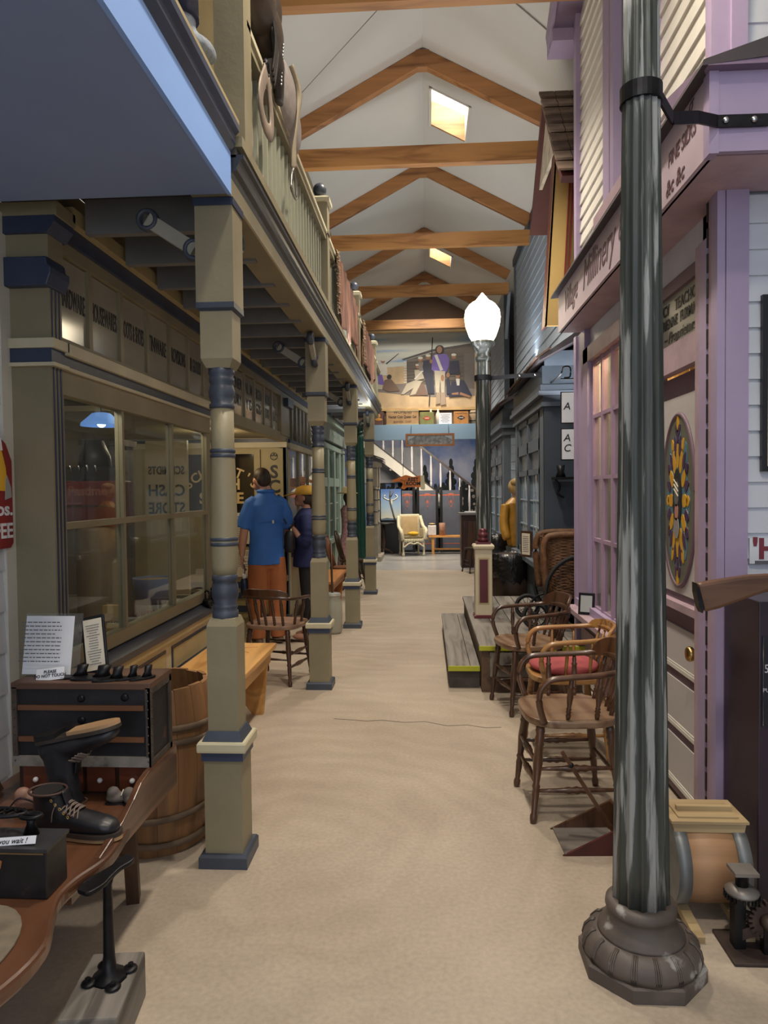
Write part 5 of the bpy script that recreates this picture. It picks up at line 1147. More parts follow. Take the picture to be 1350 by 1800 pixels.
# barrel churn
t = thing('barrel_churn', 'pale wooden barrel churn lying behind the near lamp post base', 'churn', (.965, 2.57, 0))
CHW = mat('churn_wood', (.36,.2,.1), .5, .25, 6, .06, kind='wood', axis='x', col2=(.24,.13,.06)); ZC = mat('galvanised_hoop', (.2,.21,.21), .5, .25, 9, .06, metal=.5); PW = mat('pale_old_pine', (.42,.31,.16), .55, .25, 7, .08, kind='wood', axis='x', col2=(.27,.18,.09))
RX = Matrix.Rotation(pi/2, 3, 'Y'); Zc = .185
MB().lathe([(.148,-.1),(.152,0),(.148,.1)], 36, (0,0,Zc), RX).build('drum', CHW, t)
for x in (-.1, .1): MB().lathe([(.153,-.022),(.156,-.022),(.156,.022),(.153,.022)], 36, (x,0,Zc), RX).build('hoop', ZC, t)
for x in (-.118, .112): MB().lathe([(.15,0),(.155,.003),(.14,.008),(.12,.004)], 36, (x,0,Zc), RX).build('end_disc', PW, t)
for k in range(2): MB().ell((-.122,-.03+.04*k,Zc+.02-.08*k), (.002,.006,.01), 8, 5).build('bung_hole', INK, t)
MB().prism([(-.118,.31),(.118,.31),(.125,.345),(-.125,.345)], .16, 'xz', -.09).build('hatch_box', PW, t); MB().box(-.13,.13,-.1,.08,.343,.352).build('hatch_rim', PW, t); MB().box(-.1,.105,-.075,.055,.352,.358).build('hatch_lid', PW, t); MB().box(-.09,.1,-.03,-.012,.358,.375).build('lid_bar', PW, t)
for x in (-.09, .07): MB().bar((x,-.02,.05),(x+.01,-.22,.012),.035,.024).build('cradle_foot', PW, t); MB().bar((x,-.02,.05),(x,.14,.012),.035,.024).build('cradle_foot', PW, t)
# geared jack
t = thing('geared_jack', 'rusty cast iron geared tool standing at the right picture edge', 'tool', (1.07, 2.33, 0)); RST = mat('rusty_iron', (.06,.04,.033), .6, .4, 16, .15, metal=.4)
MB().box(-.12,.16,-.09,.09,0,.012).build('base_plate', RST, t, bevel=.004); MB().box(-.09,-.055,-.02,.02,.01,.2).build('post', IRON, t)
MB().lathe([(.02,.2),(.02,.25),(.022,.255)], 14, (-.06,0,0)).build('neck', IRON, t); MB().box(-.095,-.02,-.035,.035,.255,.266).build('top_plate', mat('worn_steel', (.22,.2,.18), .45, .2, 12, .1, metal=.5), t)
MB().lathe([(.05,.185),(.052,.195),(.03,.21),(.02,.212)], 24, (-.06,0,0)).build('disc', mat('worn_steel', (.22,.2,.18)), t)
g = MB()
for k in range(24): a = 2*pi*k/24; g.cbox((-.06+.05*cos(a), .05*sin(a), .178), (.01,.006,.016), M=Matrix.Rotation(a,3,'Z'))
g.build('gear_teeth', IRON, t)
MB().lathe([(.045,-.012),(.045,.012)], 24, (.0,-.03,.12), Matrix.Rotation(pi/2,3,'X')).build('pinion', RST, t); g = MB()
for k in range(20): a = 2*pi*k/20; g.cbox((.05*cos(a), -.03, .12+.05*sin(a)), (.014,.026,.008), M=Matrix.Rotation(-a,3,'Y'))
g.build('pinion_teeth', RST, t); MB().lathe([(.025,0),(.02,.03),(.012,.04)], 16, (0,-.04,.12), Matrix.Rotation(pi/2,3,'X')).build('hub', RST, t); MB().bar((-.07,0,.05),(-.02,-.03,.09),.03,.03).build('yoke', RST, t); MB().bar((.0,-.03,.0),(.0,-.03,.12),.03,.02).build('bracket', IRON, t)
# coin machine
t = thing('coin_machine', 'tall dark purple-black coin machine against the white wall at right', 'machine', (1.42, 2.66, 0)); PB_ = mat('purple_black', (.022,.012,.022), .35, .3, 6, .04)
MB().box(-.265,.3,-.12,.17,0,1.1).build('cabinet', PB_, t, bevel=.004)
dc = MB().box(-.255,-.13,-.124,-.12,.66,.98).build('instruction_plate', flat('plate_black', (.012,.012,.02), .3), t); MB().tube([(-.252,-.125,.665),(-.134,-.125,.665),(-.134,-.125,.975),(-.252,-.125,.975)], .0014, 4, closed=True).build('border', CHROME, dc)
WP = flat('plate_white', (.5,.5,.55)); text('lettering', 'OUTER\nSPINDLE', .02, (-.193,-.1255,.945), FACE_CAM, WP, dc); text('lettering', '5¢ HERE', .042, (-.193,-.1255,.865), FACE_CAM, WP, dc, sx=.75); text('lettering', 'THEN\nPUSH DOWN\nHERE', .02, (-.193,-.1255,.79), FACE_CAM, WP, dc); lines_print('print', .08, .05, 4, (-.193,-.1255,.71), FACE_CAM, WP, dc, 4)
MB().prism([(-.165,.55),(-.14,.6),(-.14,.85),(-.17,.93),(-.14,.975),(-.05,.975),(.02,.8),(.02,.55)], .02, 'xz', -.145).build('metal_casting', mat('cast_nickel', (.3,.29,.28), .35, .3, 9, .05, metal=.8), t, bevel=.004)
MB().ell((-.2,-.14,.945), (.016,.012,.018)).tube([(-.2,-.14,.945),(-.15,-.14,.945)], .008, 8).build('coin_knob', CHROME, t); MB().ell((-.19,-.14,.545), (.026,.012,.012)).tube([(-.19,-.14,.545),(-.14,-.13,.545)], .008, 8).build('lever_knob', CHROME, t)
text('lettering', 'RAG\nS', .06, (-.16,-.1215,.33), FACE_CAM, flat('scratched_violet', (.06,.04,.06)), t)
# rifle stock resting on the coin machine
t = thing('rifle', 'wooden rifle butt jutting in from the right picture edge', 'rifle', (0, 2.5, 0)); RW = mat('rifle_walnut', (.12,.056,.028), .4, .3, 9, .08, kind='wood', axis='x', col2=(.06,.025,.012))
pts = [(.925,1.172),(.93,1.15),(.945,1.09),(.948,1.072),(1.0,1.085),(1.08,1.115),(1.15,1.14),(1.22,1.15),(1.9,1.19),(1.9,1.23),(1.2,1.205),(1.1,1.2),(1.0,1.185)]
MB().prism(pts, .04, 'xz', -.02).build('stock', RW, t, bevel=.012); MB().prism([(.919,1.174),(.93,1.15),(.946,1.09),(.94,1.07),(.93,1.09),(.92,1.14)], .042, 'xz', -.021).build('butt_plate', IRON, t); MB().tube([(1.5,0,1.225),(2.3,0,1.27)], .01, 10).build('barrel', IRON, t)
MB().bar((1.45,0,1.1),(1.45,0,1.175),.03,.03).build('rest', IRON, t)
# ================================================================ WICKER CARRIAGE, BINS, FIGURES ON THE RIGHT
WICK = mat('brown_wicker', (.14,.062,.024), .6, .35, 30, .25); TYRE = mat('dark_tyre', (.02,.019,.018), .7, .2, 9, .05)
def wheel(par, c, R, ns, nm='wheel'):
    w_ = MB().tube(circle(c, R, 40), .014, 8, closed=True).build(nm, TYRE, par); MB().tube(circle(c, R-.016, 40), .006, 6, closed=True).build('rim', IRON, w_)
    sp = MB()
    for k in range(ns): a = 2*pi*k/ns; sp.tube([c, (c[0]+(R-.01)*cos(a), c[1], c[2]+(R-.01)*sin(a))], .0022, 4)
    sp.build('spokes', CHROME if False else IRON, w_); MB().lathe([(.03,-.03),(.03,.03)], 14, c, Matrix.Rotation(pi/2,3,'X')).build('hub', IRON, w_)
t = thing('wicker_carriage', 'brown wicker wheeled chair with large spoked wheels on the porch deck', 'carriage', (1.16, 6.12, .345))
shl = MB()
sec = [(.30,.2,.24),(.36,.215,.25),(.45,.22,.26),(.55,.225,.265),(.62,.225,.265)]
for k in range(40):
    z = .26+k*.0125; g_ = .2+.03*min(1,k/16)
    pts = []
    for q in range(33):
        a = pi*.0+2*pi*q/32; c_, s_ = cos(a), sin(a); e_ = .55
        x = g_*math.copysign(abs(c_)**e_, c_)+.05; y = .22*math.copysign(abs(s_)**e_, s_)
        zz = z
        pts.append((x, y, zz+.004*(1 if (q+k) % 2 else -1)))
    lim = 1.0
    if k > 26:
        f_ = (k-26)/14; pts = [(x+.0, y*(1-.08*f_), z_) for x, y, z_ in pts]
    shl.tube(pts, .0075, 5, closed=False)
o = shl.build('woven_body', WICK, t); o['kind'] = 'stuff'
MB().tube(spline([(-.17,-.22,.3),(-.2,-.22,.6),(-.18,-.21,.74),(-.1,-.21,.775),(.1,-.21,.78),(.25,-.21,.775)], 5), .028, 9).build('rolled_edge', WICK, t)
MB().tube(spline([(-.17,.2,.3),(-.2,.2,.6),(-.18,.2,.74),(-.1,.2,.775),(.1,.2,.78),(.25,.2,.775)], 5), .028, 9).build('rolled_edge', WICK, t)
MB().loft([((.05,0,.27),.17,.18),((.05,0,.7),.18,.19)], 18).build('lining', mat('dark_lining', (.05,.025,.012), .8), t)
wheel(t, (.1,-.3,.315), .3, 24); wheel(t, (.1,.3,.315), .3, 24); wheel(t, (-.27,-.24,.115), .1, 12); wheel(t, (-.27,.24,.115), .1, 12)
MB().bar((.1,-.3,.315),(.1,.3,.315),.02,.02).build('axle', IRON, t); MB().bar((-.27,-.24,.115),(-.27,.24,.115),.015,.015).build('axle', IRON, t)
for y in (-.15, .15): MB().tube(spline([(.1,y,.315),(-.05,y,.26),(-.2,y,.22),(-.27,y,.12)], 4), .01, 6).build('frame_bar', IRON, t)
MB().lathe([(.035,-.12),(.035,.12)], 14, (.22,-.1,.8), Matrix.Rotation(pi/2,3,'X')).build('bolster', mat('floral_cloth', (.5,.42,.36), .9, .4, 25, .1, col2=(.4,.2,.18)), t)
def bin_(label, loc, r_, h):
    t = thing('waste_barrel', label, 'bin', loc)
    MB().lathe([(r_*.85,0),(r_,h*.5),(r_*.93,h)], 24).build('barrel', mat('dark_barrel', (.035,.02,.013), .5, .3, 8, .08, kind='streak'), t)
    vs = []; n = 40; b = MB(); prof = [(1.0,h*.62),(1.05,h*.75),(1.06,h*.9),(1.07,h+.015),(.98,h+.02),(.9,h-.03)]
    rr = random.Random(3); fs = []
    for i, (k, z) in enumerate(prof):
        for q in range(n):
            a = 2*pi*q/n; j = 1+.03*rr.uniform(-1,1); vs.append((r_*k*j*cos(a), r_*k*j*sin(a), z+rr.uniform(-.015,.015)*(3 if i == 0 else 1)))
        if i:
            for q in range(n): q2 = (q+1) % n; o = (i-1)*n; fs.append((o+q, o+q2, o+n+q2, o+n+q))
    b.add(vs, fs, 0, True).build('bin_liner', mat('black_plastic', (.01,.01,.011), .22, .3, 10, .3, bdist=.02), t)
    for s in (.2, 1.7, 3.1, 4.6): MB().tube([(r_*1.09*cos(s+.02*k), r_*1.09*sin(s+.02*k), h*.75+.02*k) for k in range(5)], .006, 5).build('liner_fold', MATS['black_plastic'], t)
bin_('larger bin with black liner just behind the porch deck', (.96, 8.2, 0), .25, .76); bin_('smaller farther bin with black liner by the slate shop', (.98, 9.9, 0), .2, .86)
t = thing('framed_notice', 'small framed notice on the slate shop window sill', 'frame', (1.08, 7.75, .77), -pi/2+.5); MB().box(-.09,.09,-.01,.01,0,.28).build('frame', OAKD, t); MB().box(-.07,.07,-.013,-.01,.025,.255).build('sheet', CREAMP, t); lines_print('print', .1, .18, 9, (0,-.0135,.14), FACE_CAM, GREYP, t, 9)
# figure in a yellow jacket
t = thing('dress_figure', 'standing figure in a yellow jacket beside the slate shop', 'figure', (1.2, 9.55, 0), .5)
MB().loft([((0,0,.7),.12,.1),((0,0,.9),.16,.12),((0,0,1.15),.15,.11),((0,0,1.32),.17,.11),((0,0,1.4),.07,.06)], 18).tube(spline([(-.18,0,1.3),(-.24,-.05,1.05),(-.25,-.14,.85)], 4), [.06]*8+[.05], 10).tube(spline([(.18,0,1.3),(.24,-.05,1.05),(.22,-.14,.85)], 4), [.06]*8+[.05], 10).build('jacket', mat('mustard_leather', (.38,.19,.02), .4, .25, 7, .1), t, remesh=.015, smooth_it=2)
MB().loft([((-.08,0,0),.06,.08),((-.08,0,.1),.055,.06),((-.07,0,.75),.085,.09)], 12).loft([((.08,0,0),.06,.08),((.08,0,.1),.055,.06),((.07,0,.75),.085,.09)], 12).build('trousers', mat('dark_cloth', (.02,.018,.016), .8), t)
MB().ell((0,0,1.5), (.075,.085,.1)).tube([(0,0,1.36),(0,0,1.45)], .05, 10).build('head', mat('painted_face', (.3,.2,.13), .5), t, remesh=.012); MB().ell((0,.02,1.54), (.1,.1,.11)).ell((-.03,-.03,1.6), (.08,.06,.05)).build('hair', mat('straw_hair', (.4,.28,.12), .8, .3, 20, .2), t)
# hanging signs by the lilac corner
t = thing('hanging_sign', 'two small white hanging boards on an iron scroll bracket', 'sign', (1.3, 6.32, 0))
for k, z in enumerate((2.08, 1.76)):
    o = MB().box(-.11,.14,-.01,.01,z,z+.26).build('board', WHITEP, t); MB().box(-.12,.15,.008,.014,z-.01,z+.27).build('board_edge', BLACK, t); text('lettering', ['A', 'A\nC'][k], .09, (-.07,-.012,z+.14), FACE_CAM, INK, o, shear=.2)
MB().tube(spline([(-.12,.5,2.5),(-.12,.0,2.5),(-.1,0,2.56),(-.04,0,2.56),(-.04,0,2.48),(-.09,0,2.47)], 5), .008, 6).build('scroll_bracket', IRON, t); MB().tube([(0,0,2.46),(0,0,2.34)], .004, 5).tube([(0,0,2.08),(0,0,2.02)], .004, 5).build('hanger', IRON, t); MB().bar((-.12,0,2.46),(.1,0,2.46),.01,.01).build('hanger_bar', IRON, t)
t = thing('wall_bracket', 'dark cast iron bracket shelf under the hanging boards', 'bracket', (1.3, 6.7, 1.42)); MB().box(-.12,.1,-.08,.1,.17,.19).build('shelf', IRON, t); MB().tube(spline([(-.1,0,.17),(-.06,0,.1),(-.08,0,.04),(-.02,0,0)], 5), .012, 6).build('scroll', IRON, t); MB().loft([((-.05,0,.19),.05,.05),((-.05,0,.24),.03,.03),((-.05,0,.3),.04,.04)], 12).build('ornament', IRON, t)
# ================================================================ GREEN SHOP ON THE LEFT
gs = thing('green_shop', 'mint green shop front beyond the general store', 'shop', (0, 0, 0)); MINT = mat('mint_paint', (.25,.4,.33), .5, .1, 4, .05); MINT2 = mat('mint_pale', (.38,.5,.43), .5, .08, 4, .05)
def gb(nm, m, *a): return MB().box(*a).build(nm, m, gs)
gb('wall', MINT, -1.75, -1.6, 10.25, 13.4, 0, 2.7); gb('fascia', mat('mint_grey', (.3,.36,.33), .6), -1.6, -1.5, 10.25, 13.45, 2.3, 2.56); gb('cornice', MINT2, -1.6, -1.45, 10.25, 13.5, 2.56, 2.64); gb('cornice', SLATE, -1.6, -1.42, 10.25, 13.5, 2.64, 2.68); gb('architrave', MINT2, -1.6, -1.53, 10.25, 13.4, 2.18, 2.26)
text('lettering', 'BARBER SHOP', .17, (-1.498, 11.9, 2.43), FACE_AISLE_R, MINT2, gs)
for y in (10.5, 11.25, 12.0, 12.75):
    gb('stile', MINT2, -1.6, -1.54, y-.09, y+.09, .1, 2.18)
for y in (10.6, 11.35, 12.1):
    gb('upper_pane', mat('green_dark_glass', (.05,.07,.065), .1, .3, 3, 0), -1.6, -1.585, y, y+.56, 1.72, 2.08); gb('lower_pane', MATS['green_dark_glass'], -1.6, -1.585, y, y+.56, .75, 1.58); gb('rail', MINT2, -1.6, -1.55, y, y+.56, 1.58, 1.72); gb('sill', MINT2, -1.6, -1.48, y-.05, y+.62, .68, .75)
    for q in (.19, .38): gb('glazing_bar', MINT2, -1.59, -1.575, y+q-.01, y+q+.01, .75, 1.58)
    for z in (1.02, 1.3): gb('glazing_bar', MINT2, -1.59, -1.575, y, y+.56, z-.01, z+.01)
    gb('panel', MINT2, -1.6, -1.585, y, y+.56, .15, .6)
gb('corner_board', MINT2, -1.61, -1.53, 13.1, 13.4, 0, 2.2)
zz = MB()
for k in range(34): zz.prism([(13.0,.1+k*.06),(13.06,.13+k*.06),(13.0,.16+k*.06)], .012, 'yz', -1.56)
zz.build('notched_trim', MINT, gs)
t = thing('dress_form', 'mannequin in straw hat and pink checked dress by the green shop', 'mannequin', (-1.3, 11.7, 0))
MB().loft([((0,0,.1),.2,.18),((0,0,.5),.16,.15),((0,0,.85),.1,.09),((0,0,1.0),.1,.08),((0,0,1.2),.12,.09),((0,0,1.27),.06,.05)], 20).build('dress', mat('pink_gingham', (.5,.17,.2), .85, .3, 30, .1, col2=(.6,.4,.4)), t); MB().ell((0,0,1.4), (.07,.08,.1)).tube([(0,0,1.2),(0,0,1.36)], .04, 10).build('head', mat('mannequin_dark', (.03,.025,.025), .6), t, remesh=.012)
MB().lathe([(.17,1.46),(.175,1.47),(.1,1.485),(.085,1.56),(.05,1.575)], 24).build('straw_hat', mat('straw', (.6,.47,.22), .8, .15, 25, .2), t)
t = thing('porch_hut', 'small grey porch with shingled roof and turned posts at the far left', 'porch', (-1.3, 15.0, 0)); GP = mat('porch_grey_tan', (.27,.24,.19), .6, .15, 5, .05)
MB().prism([(-.6,2.55),(.38,2.16),(.38,2.1),(-.6,2.48)], 1.2, 'xz', 0).build('roof', RFM, t)
shm2 = MB().box(-.09,.09,0,.115,0,.014).mesh('shingle', mat('grey_shingle', (.06,.055,.055), .85, .3, 9, .2))
for i in range(6):
    for j in range(5): inst('shingle', shm2, t, (.32-i*.15, .02+j*.12, 2.2+i*.06), (0, .38, 0))
MB().box(-.6,.36,.02,.1,2.0,2.12).build('fascia', GP, t); MB().box(-.6,.34,0,1.15,0,.1).build('floor_step', GP, t)
for (x, y) in ((.22,.1),(.22,.9)):
    MB().sq([(.05,.1),(.05,.75)], c=(x,y,0)).build('post_foot', GP, t); MB().lathe([(.04,.75),(.05,.8),(.035,.85),(.045,1.1),(.035,1.5),(.045,1.55),(.045,1.6)], 14, (x,y,0)).build('post_turning', GP, t); MB().sq([(.05,1.6),(.05,2.02)], c=(x,y,0)).build('post_head', GP, t)
    for z in (.78, 1.05, 1.3, 1.52): MB().lathe([(.047,z),(.05,z+.012),(.047,z+.024)], 14, (x,y,0)).build('post_ring', SLATE, t)
# ================================================================ FAR END
pt = thing('painting', 'large framed painting of a group in front of a log cabin, at the end wall', 'painting', (-.075, 16.03, 4.18))
PW_, PH = 2.36, 1.66
MB().box(-PW_/2, PW_/2, -.02, .02, -PH/2, PH/2).build('canvas', mat('painted_sand', (.52,.38,.22), .6, .18, 3, 0), pt)
for (x0, x1, z0, z1) in ((-PW_/2-.06,PW_/2+.06,PH/2,PH/2+.06),(-PW_/2-.06,PW_/2+.06,-PH/2-.06,-PH/2),(-PW_/2-.06,-PW_/2,-PH/2,PH/2),(PW_/2,PW_/2+.06,-PH/2,PH/2)): MB().box(x0, x1, -.05, .02, z0, z1).build('frame_rail', mat('gilt_frame', (.5,.33,.14), .4, .15, 5, .05), pt)
def pp(cx, cy): return ((cx-80)/1090*PW_-PW_/2, (945-cy)/780*PH-PH/2)
_layer = [0]
def poly(pts, m, nm='painted_shape'):
    _layer[0] += 1; MB().prism([pp(*p) for p in pts], -.0012, 'xz', -.021-.0006*_layer[0]).build(nm, m, pt)
def elp(cx, cy, rx, ry, m, nm='painted_shape'): poly([(cx+rx*cos(2*pi*k/16), cy+ry*sin(2*pi*k/16)) for k in range(16)], m, nm)
SKYP = mat('painted_sky', (.52,.53,.48), .6, .2, 6, 0, kind='streak', axis='x', col2=(.1,.3,.58)); LOG = mat('painted_log', (.1,.08,.065), .6, .3, 6, 0, kind='streak', axis='x', col2=(.17,.14,.11)); ROOFP = flat('painted_roof', (.07,.06,.055)); SHG = flat('painted_shade', (.2,.17,.15)); NV = flat('painted_navy', (.018,.02,.045)); PUR = flat('painted_purple', (.16,.1,.38)); BEI = flat('painted_beige', (.45,.4,.3)); TANF = flat('painted_skin', (.3,.15,.08)); WH = flat('painted_white', (.6,.58,.52)); DK = flat('painted_dark', (.02,.016,.014)); BRB = flat('painted_brown', (.16,.1,.07))
poly([(80,165),(1170,165),(1170,420),(450,505),(80,525)], SKYP); poly([(80,730),(330,690),(470,690),(760,700),(1170,745),(1170,830),(800,840),(400,800),(80,760)], SHG)
poly([(470,440),(730,370),(1170,300),(1170,755),(1060,750),(760,710),(470,690)], LOG); poly([(418,432),(730,338),(1170,277),(1170,305),(730,365),(440,445)], ROOFP); poly([(1060,390),(1170,375),(1170,755),(1065,740)], flat('painted_door', (.13,.11,.1)))
for k in range(9): poly([(470,455+k*27),(440+k % 2*6,455+k*27),(440+k % 2*6,467+k*27),(470,467+k*27)], WH)
for k in range(7): poly([(475,470+k*32),(1058,410+k*42),(1058,414+k*42),(475,474+k*32)], ROOFP)
# left group
poly([(180,480),(265,480),(270,600),(190,600)], WH); elp(225,445,22,26,TANF); elp(225,432,28,18,WH); poly([(255,475),(388,370),(390,376),(262,485)], DK); poly([(140,600),(215,590),(235,680),(215,720),(130,720)], PUR); elp(180,565,18,24,TANF); elp(180,550,20,12,DK); poly([(110,720),(160,690),(225,700),(215,745),(120,745)], BEI); poly([(215,740),(240,650),(300,630),(350,690),(400,765),(280,772)], BRB); elp(290,615,24,24,DK)
# seated rifleman and stump
poly([(520,700),(640,690),(690,815),(500,815)], BRB); poly([(550,550),(620,545),(650,640),(560,660)], BEI); poly([(470,690),(560,655),(640,670),(560,720),(440,800),(410,800)], BEI); poly([(560,690),(620,680),(560,800),(500,815)], BEI); elp(585,510,22,28,TANF); poly([(560,490),(612,490),(606,505),(564,505)], WH); poly([(545,640),(690,495),(700,505),(556,652)], WH)
elp(612,440,24,28,TANF); elp(612,425,26,14,WH); poly([(590,470),(640,470),(650,560),(600,560)], SHG)
poly([(645,455),(735,450),(755,800),(690,800),(660,640),(635,520)], NV); elp(692,418,24,30,TANF); elp(692,402,26,14,WH)
# the right-hand group
poly([(915,465),(1005,460),(1020,600),(905,600)], NV); elp(955,415,24,32,TANF); elp(955,400,26,14,WH); poly([(875,650),(905,640),(930,800),(880,810)], NV); elp(895,610,18,26,TANF); poly([(930,680),(1060,670),(1140,830),(900,840)], NV); elp(995,620,22,30,TANF); elp(995,600,26,16,DK); poly([(975,650),(1015,650),(1010,720),(985,720)], WH); poly([(930,800),(1000,790),(1000,815),(935,815)], TANF); poly([(1020,790),(1130,835),(1110,850),(1010,815)], TANF)
# standing leader
poly([(740,410),(770,390),(880,390),(908,440),(905,520),(865,600),(760,585),(720,540)], PUR); poly([(755,560),(865,570),(858,790),(825,790),(815,650),(805,790),(768,790)], BEI); poly([(775,790),(815,790),(815,905),(765,915)], flat('painted_boot', (.32,.24,.17))); poly([(820,790),(862,790),(872,915),(815,925)], MATS['painted_boot']); elp(812,345,48,48,DK); elp(808,345,28,38,TANF); poly([(755,400),(785,395),(845,555),(815,565)], WH); poly([(735,215),(745,215),(705,920),(693,920)], DK); elp(838,640,18,34,TANF); elp(722,465,16,22,TANF)
# boxes along the loft edge
lb = [('printed_carton', 'brown printed carton with an orange blot at the left end of the loft', -1.02, .21, .29, (.12,.055,.045), '', (.55,.25,.05)), ('wooden_crate', 'wide wooden crate with old lettering on the loft edge', -.5, .7, .33, (.4,.24,.11), 'WOMENS', None), ('printed_carton', 'olive green carton with a red diamond on the loft edge', .03, .3, .27, (.2,.2,.06), '', (.5,.06,.03)), ('printed_carton', 'orange carton with a dark diamond on the loft edge', .77, .31, .27, (.5,.22,.06), '', (.03,.025,.04))]
for nm, l, x, w_, h, c, s, d in lb:
    t = thing(nm, l, 'crate' if s else 'box', (x, 15.6, 2.93), 0)
    o = MB().box(-w_/2, w_/2, -.1, .2, 0, h).build('box', mat('box_%d' % int(x*100+200), c, .6, .2, 8, .05), t, bevel=.004)
    if s:
        text('lettering', s, .09, (0,-.102,h-.06), FACE_CAM, INK, t, shear=.1); text('lettering', 'Nectar Coin Queen Gel', .085, (0,-.102,h*.52), FACE_CAM, INK, t, sx=.72, bold=.001); text('lettering', 'BUSINESS   CHIEF', .06, (0,-.102,h*.2), FACE_CAM, flat('faded_brown', (.14,.07,.03)), t, sx=.85)
        for z in (.01, h-.03): MB().box(-w_/2-.005,w_/2+.005,-.106,-.1,z-.01,z+.012).build('batten', TAN, t)
    elif x < -.9: MB().ell((-.01,-.102,.2), (.05,.003,.05)).ell((.0,-.102,.12), (.08,.003,.03)).build('blot', flat('orange_blot', d), t)
    else:
        MB().prism([(-.09,h*.5),(0,h*.68),(.09,h*.5),(0,h*.32)], -.003, 'xz', -.1).build('diamond', flat('dia%d' % int(x*100), d), t); MB().box(-.045,.045,-.1045,-.103,h*.47,h*.53).build('diamond_bar', CREAMP, t)
        if x > .5: text('lettering', 'Assorted Fruits', .04, (0,-.1015,h-.04), FACE_CAM, INK, t)
t = thing('loft_card', 'white printed information card standing on the loft edge', 'card', (.43, 15.56, 2.93)); MB().box(-.14,.14,0,.01,0,.25).build('card', WHITEP, t); lines_print('print', .22, .19, 6, (0,-.001,.13), FACE_CAM, GREYP, t, 6, .3, True)
for k, x in enumerate((-.0, .16)):
    t = thing('loft_bottle', ['pale stoneware bottle behind the olive carton', 'pale stoneware bottle between the olive carton and the card'][k], 'bottle', (x+.12, 15.87, 2.93)); MB().lathe([(.05,0),(.055,.2),(.05,.26),(.02,.32),(.02,.37)], 14).build('bottle', CREAMP, t)
t = thing('keg', 'small pale keg at the right end of the loft', 'keg', (1.08, 15.65, 2.93)); MB().lathe([(.1,0),(.125,.08),(.13,.15),(.125,.22),(.1,.3)], 20).build('keg', mat('keg_wood', (.33,.24,.15), .6), t)
for z in (.06, .23): MB().lathe([(.122,z),(.128,z+.01),(.126,z+.02)], 20, (1.08,15.65,2.93)).build('hoop', IRON, t, (-1.08,-15.65,-2.93))
t = thing('panorama_picture', 'long framed black and white panorama hanging under the loft', 'picture', (.09, 15.2, 2.44)); 
for (x0, x1, z0, z1) in ((-.52,.52,.23,.27),(-.52,.52,0,.04),(-.52,-.48,.04,.23),(.48,.52,.04,.23)): MB().box(x0,x1,-.02,.02,z0,z1).build('frame_rail', mat('frame_orange', (.35,.14,.05), .4), t)
MB().box(-.48,.48,-.005,.005,.04,.23).build('photograph', mat('grey_photo', (.22,.23,.23), .3, .6, 14, 0), t); 
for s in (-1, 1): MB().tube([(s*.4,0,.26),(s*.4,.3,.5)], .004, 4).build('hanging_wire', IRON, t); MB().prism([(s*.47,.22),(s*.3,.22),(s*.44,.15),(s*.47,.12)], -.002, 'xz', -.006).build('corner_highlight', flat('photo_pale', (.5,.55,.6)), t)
# pointing-hand sign
t = thing('hand_sign', 'orange pointing hand sign lettered for the rest room', 'sign', (-.38, 15.55, 1.53))
pts = spline([(-.36,.2,0),(-.33,.16,0),(-.2,.17,0),(-.13,.12,0),(-.16,.03,0),(-.1,.0,0),(.0,.05,0),(.26,.04,0),(.28,.12,0),(.27,.29,0),(.1,.27,0),(-.05,.31,0),(-.15,.28,0),(-.3,.22,0),(-.36,.2,0)], 4)
MB().prism([tuple(p)[:2] for p in pts[:-1]], .03, 'xz', 0).build('hand', mat('hand_orange', (.55,.16,.03), .5, .15, 5, .03), t); MB().prism([(.26,0),(.34,-.02),(.36,.02),(.34,.3),(.26,.3)], .05, 'xz', -.01).build('cuff', CREAM, t)
text('lettering', 'REST\nROOM', .105, (.1,-.002,.165), FACE_CAM, INK, t, bold=.004, line=.85); MB().tube(spline([(-.18,-.003,.22),(-.08,-.003,.17),(-.1,-.003,.1),(-.02,-.003,.1)], 4), .005, 5).build('finger_line', flat('dark_orange', (.16,.05,.01)), t); MB().tube(circle((-.05,-.003,.17), .04, 12, a0=-1, a1=2.5), .005, 5).build('knuckle_line', MATS['dark_orange'], t)
MB().bar((-.12,.015,.3),(-.12,.015,.43),.05,.01).build('hanger', CREAM, t); MB().tube([(-.12,.015,.43),(-.12,.015,1.08)], .006, 5).build('hanging_wire', IRON, t)
# staircase
sr_ = thing('staircase', 'white staircase with turned balusters and dark handrail descending right', 'stairs', (0, 17.6, 0))
def sz(x): return 2.5-.79*(x+1.06)
MB().prism([(-1.7,sz(-1.7)),(1.4,sz(1.4)),(1.4,sz(1.4)-.3),(-1.7,sz(-1.7)-.3)], .05, 'xz', 0).build('stringer', WARMWHITE, sr_); MB().bar((-1.7,.02,sz(-1.7)+.015),(1.4,.02,sz(1.4)+.015),.06,.03).build('stringer_cap', flat('cap_dark', (.06,.05,.05)), sr_)
tb = MB()
bl = MB().lathe([(.025,0),(.03,.1),(.02,.14),(.03,.16),(.022,.2),(.03,.45),(.018,.7),(.022,.78)], 10).mesh('baluster', flat('baluster_white', (.7,.68,.72)))
for k in range(11): x = -1.05+.235*k; inst('baluster', bl, sr_, (x, .02, sz(x)+.02))
MB().bar((-.35,.02,sz(-.35)+.82),(1.45,.02,sz(1.45)+.82),.06,.05).build('handrail', mat('rail_brown', (.05,.035,.03), .4), sr_)
for k in range(9): x = -1.5+.3*k; MB().box(x, x+.3, .05, .6, sz(x+.15)-.25, sz(x+.15)-.2).build('tread', WARMWHITE, sr_)
MB().box(-1.9,-.1,.55,.6,1.7,2.6).build('stair_back_board', WALLG, sr_)
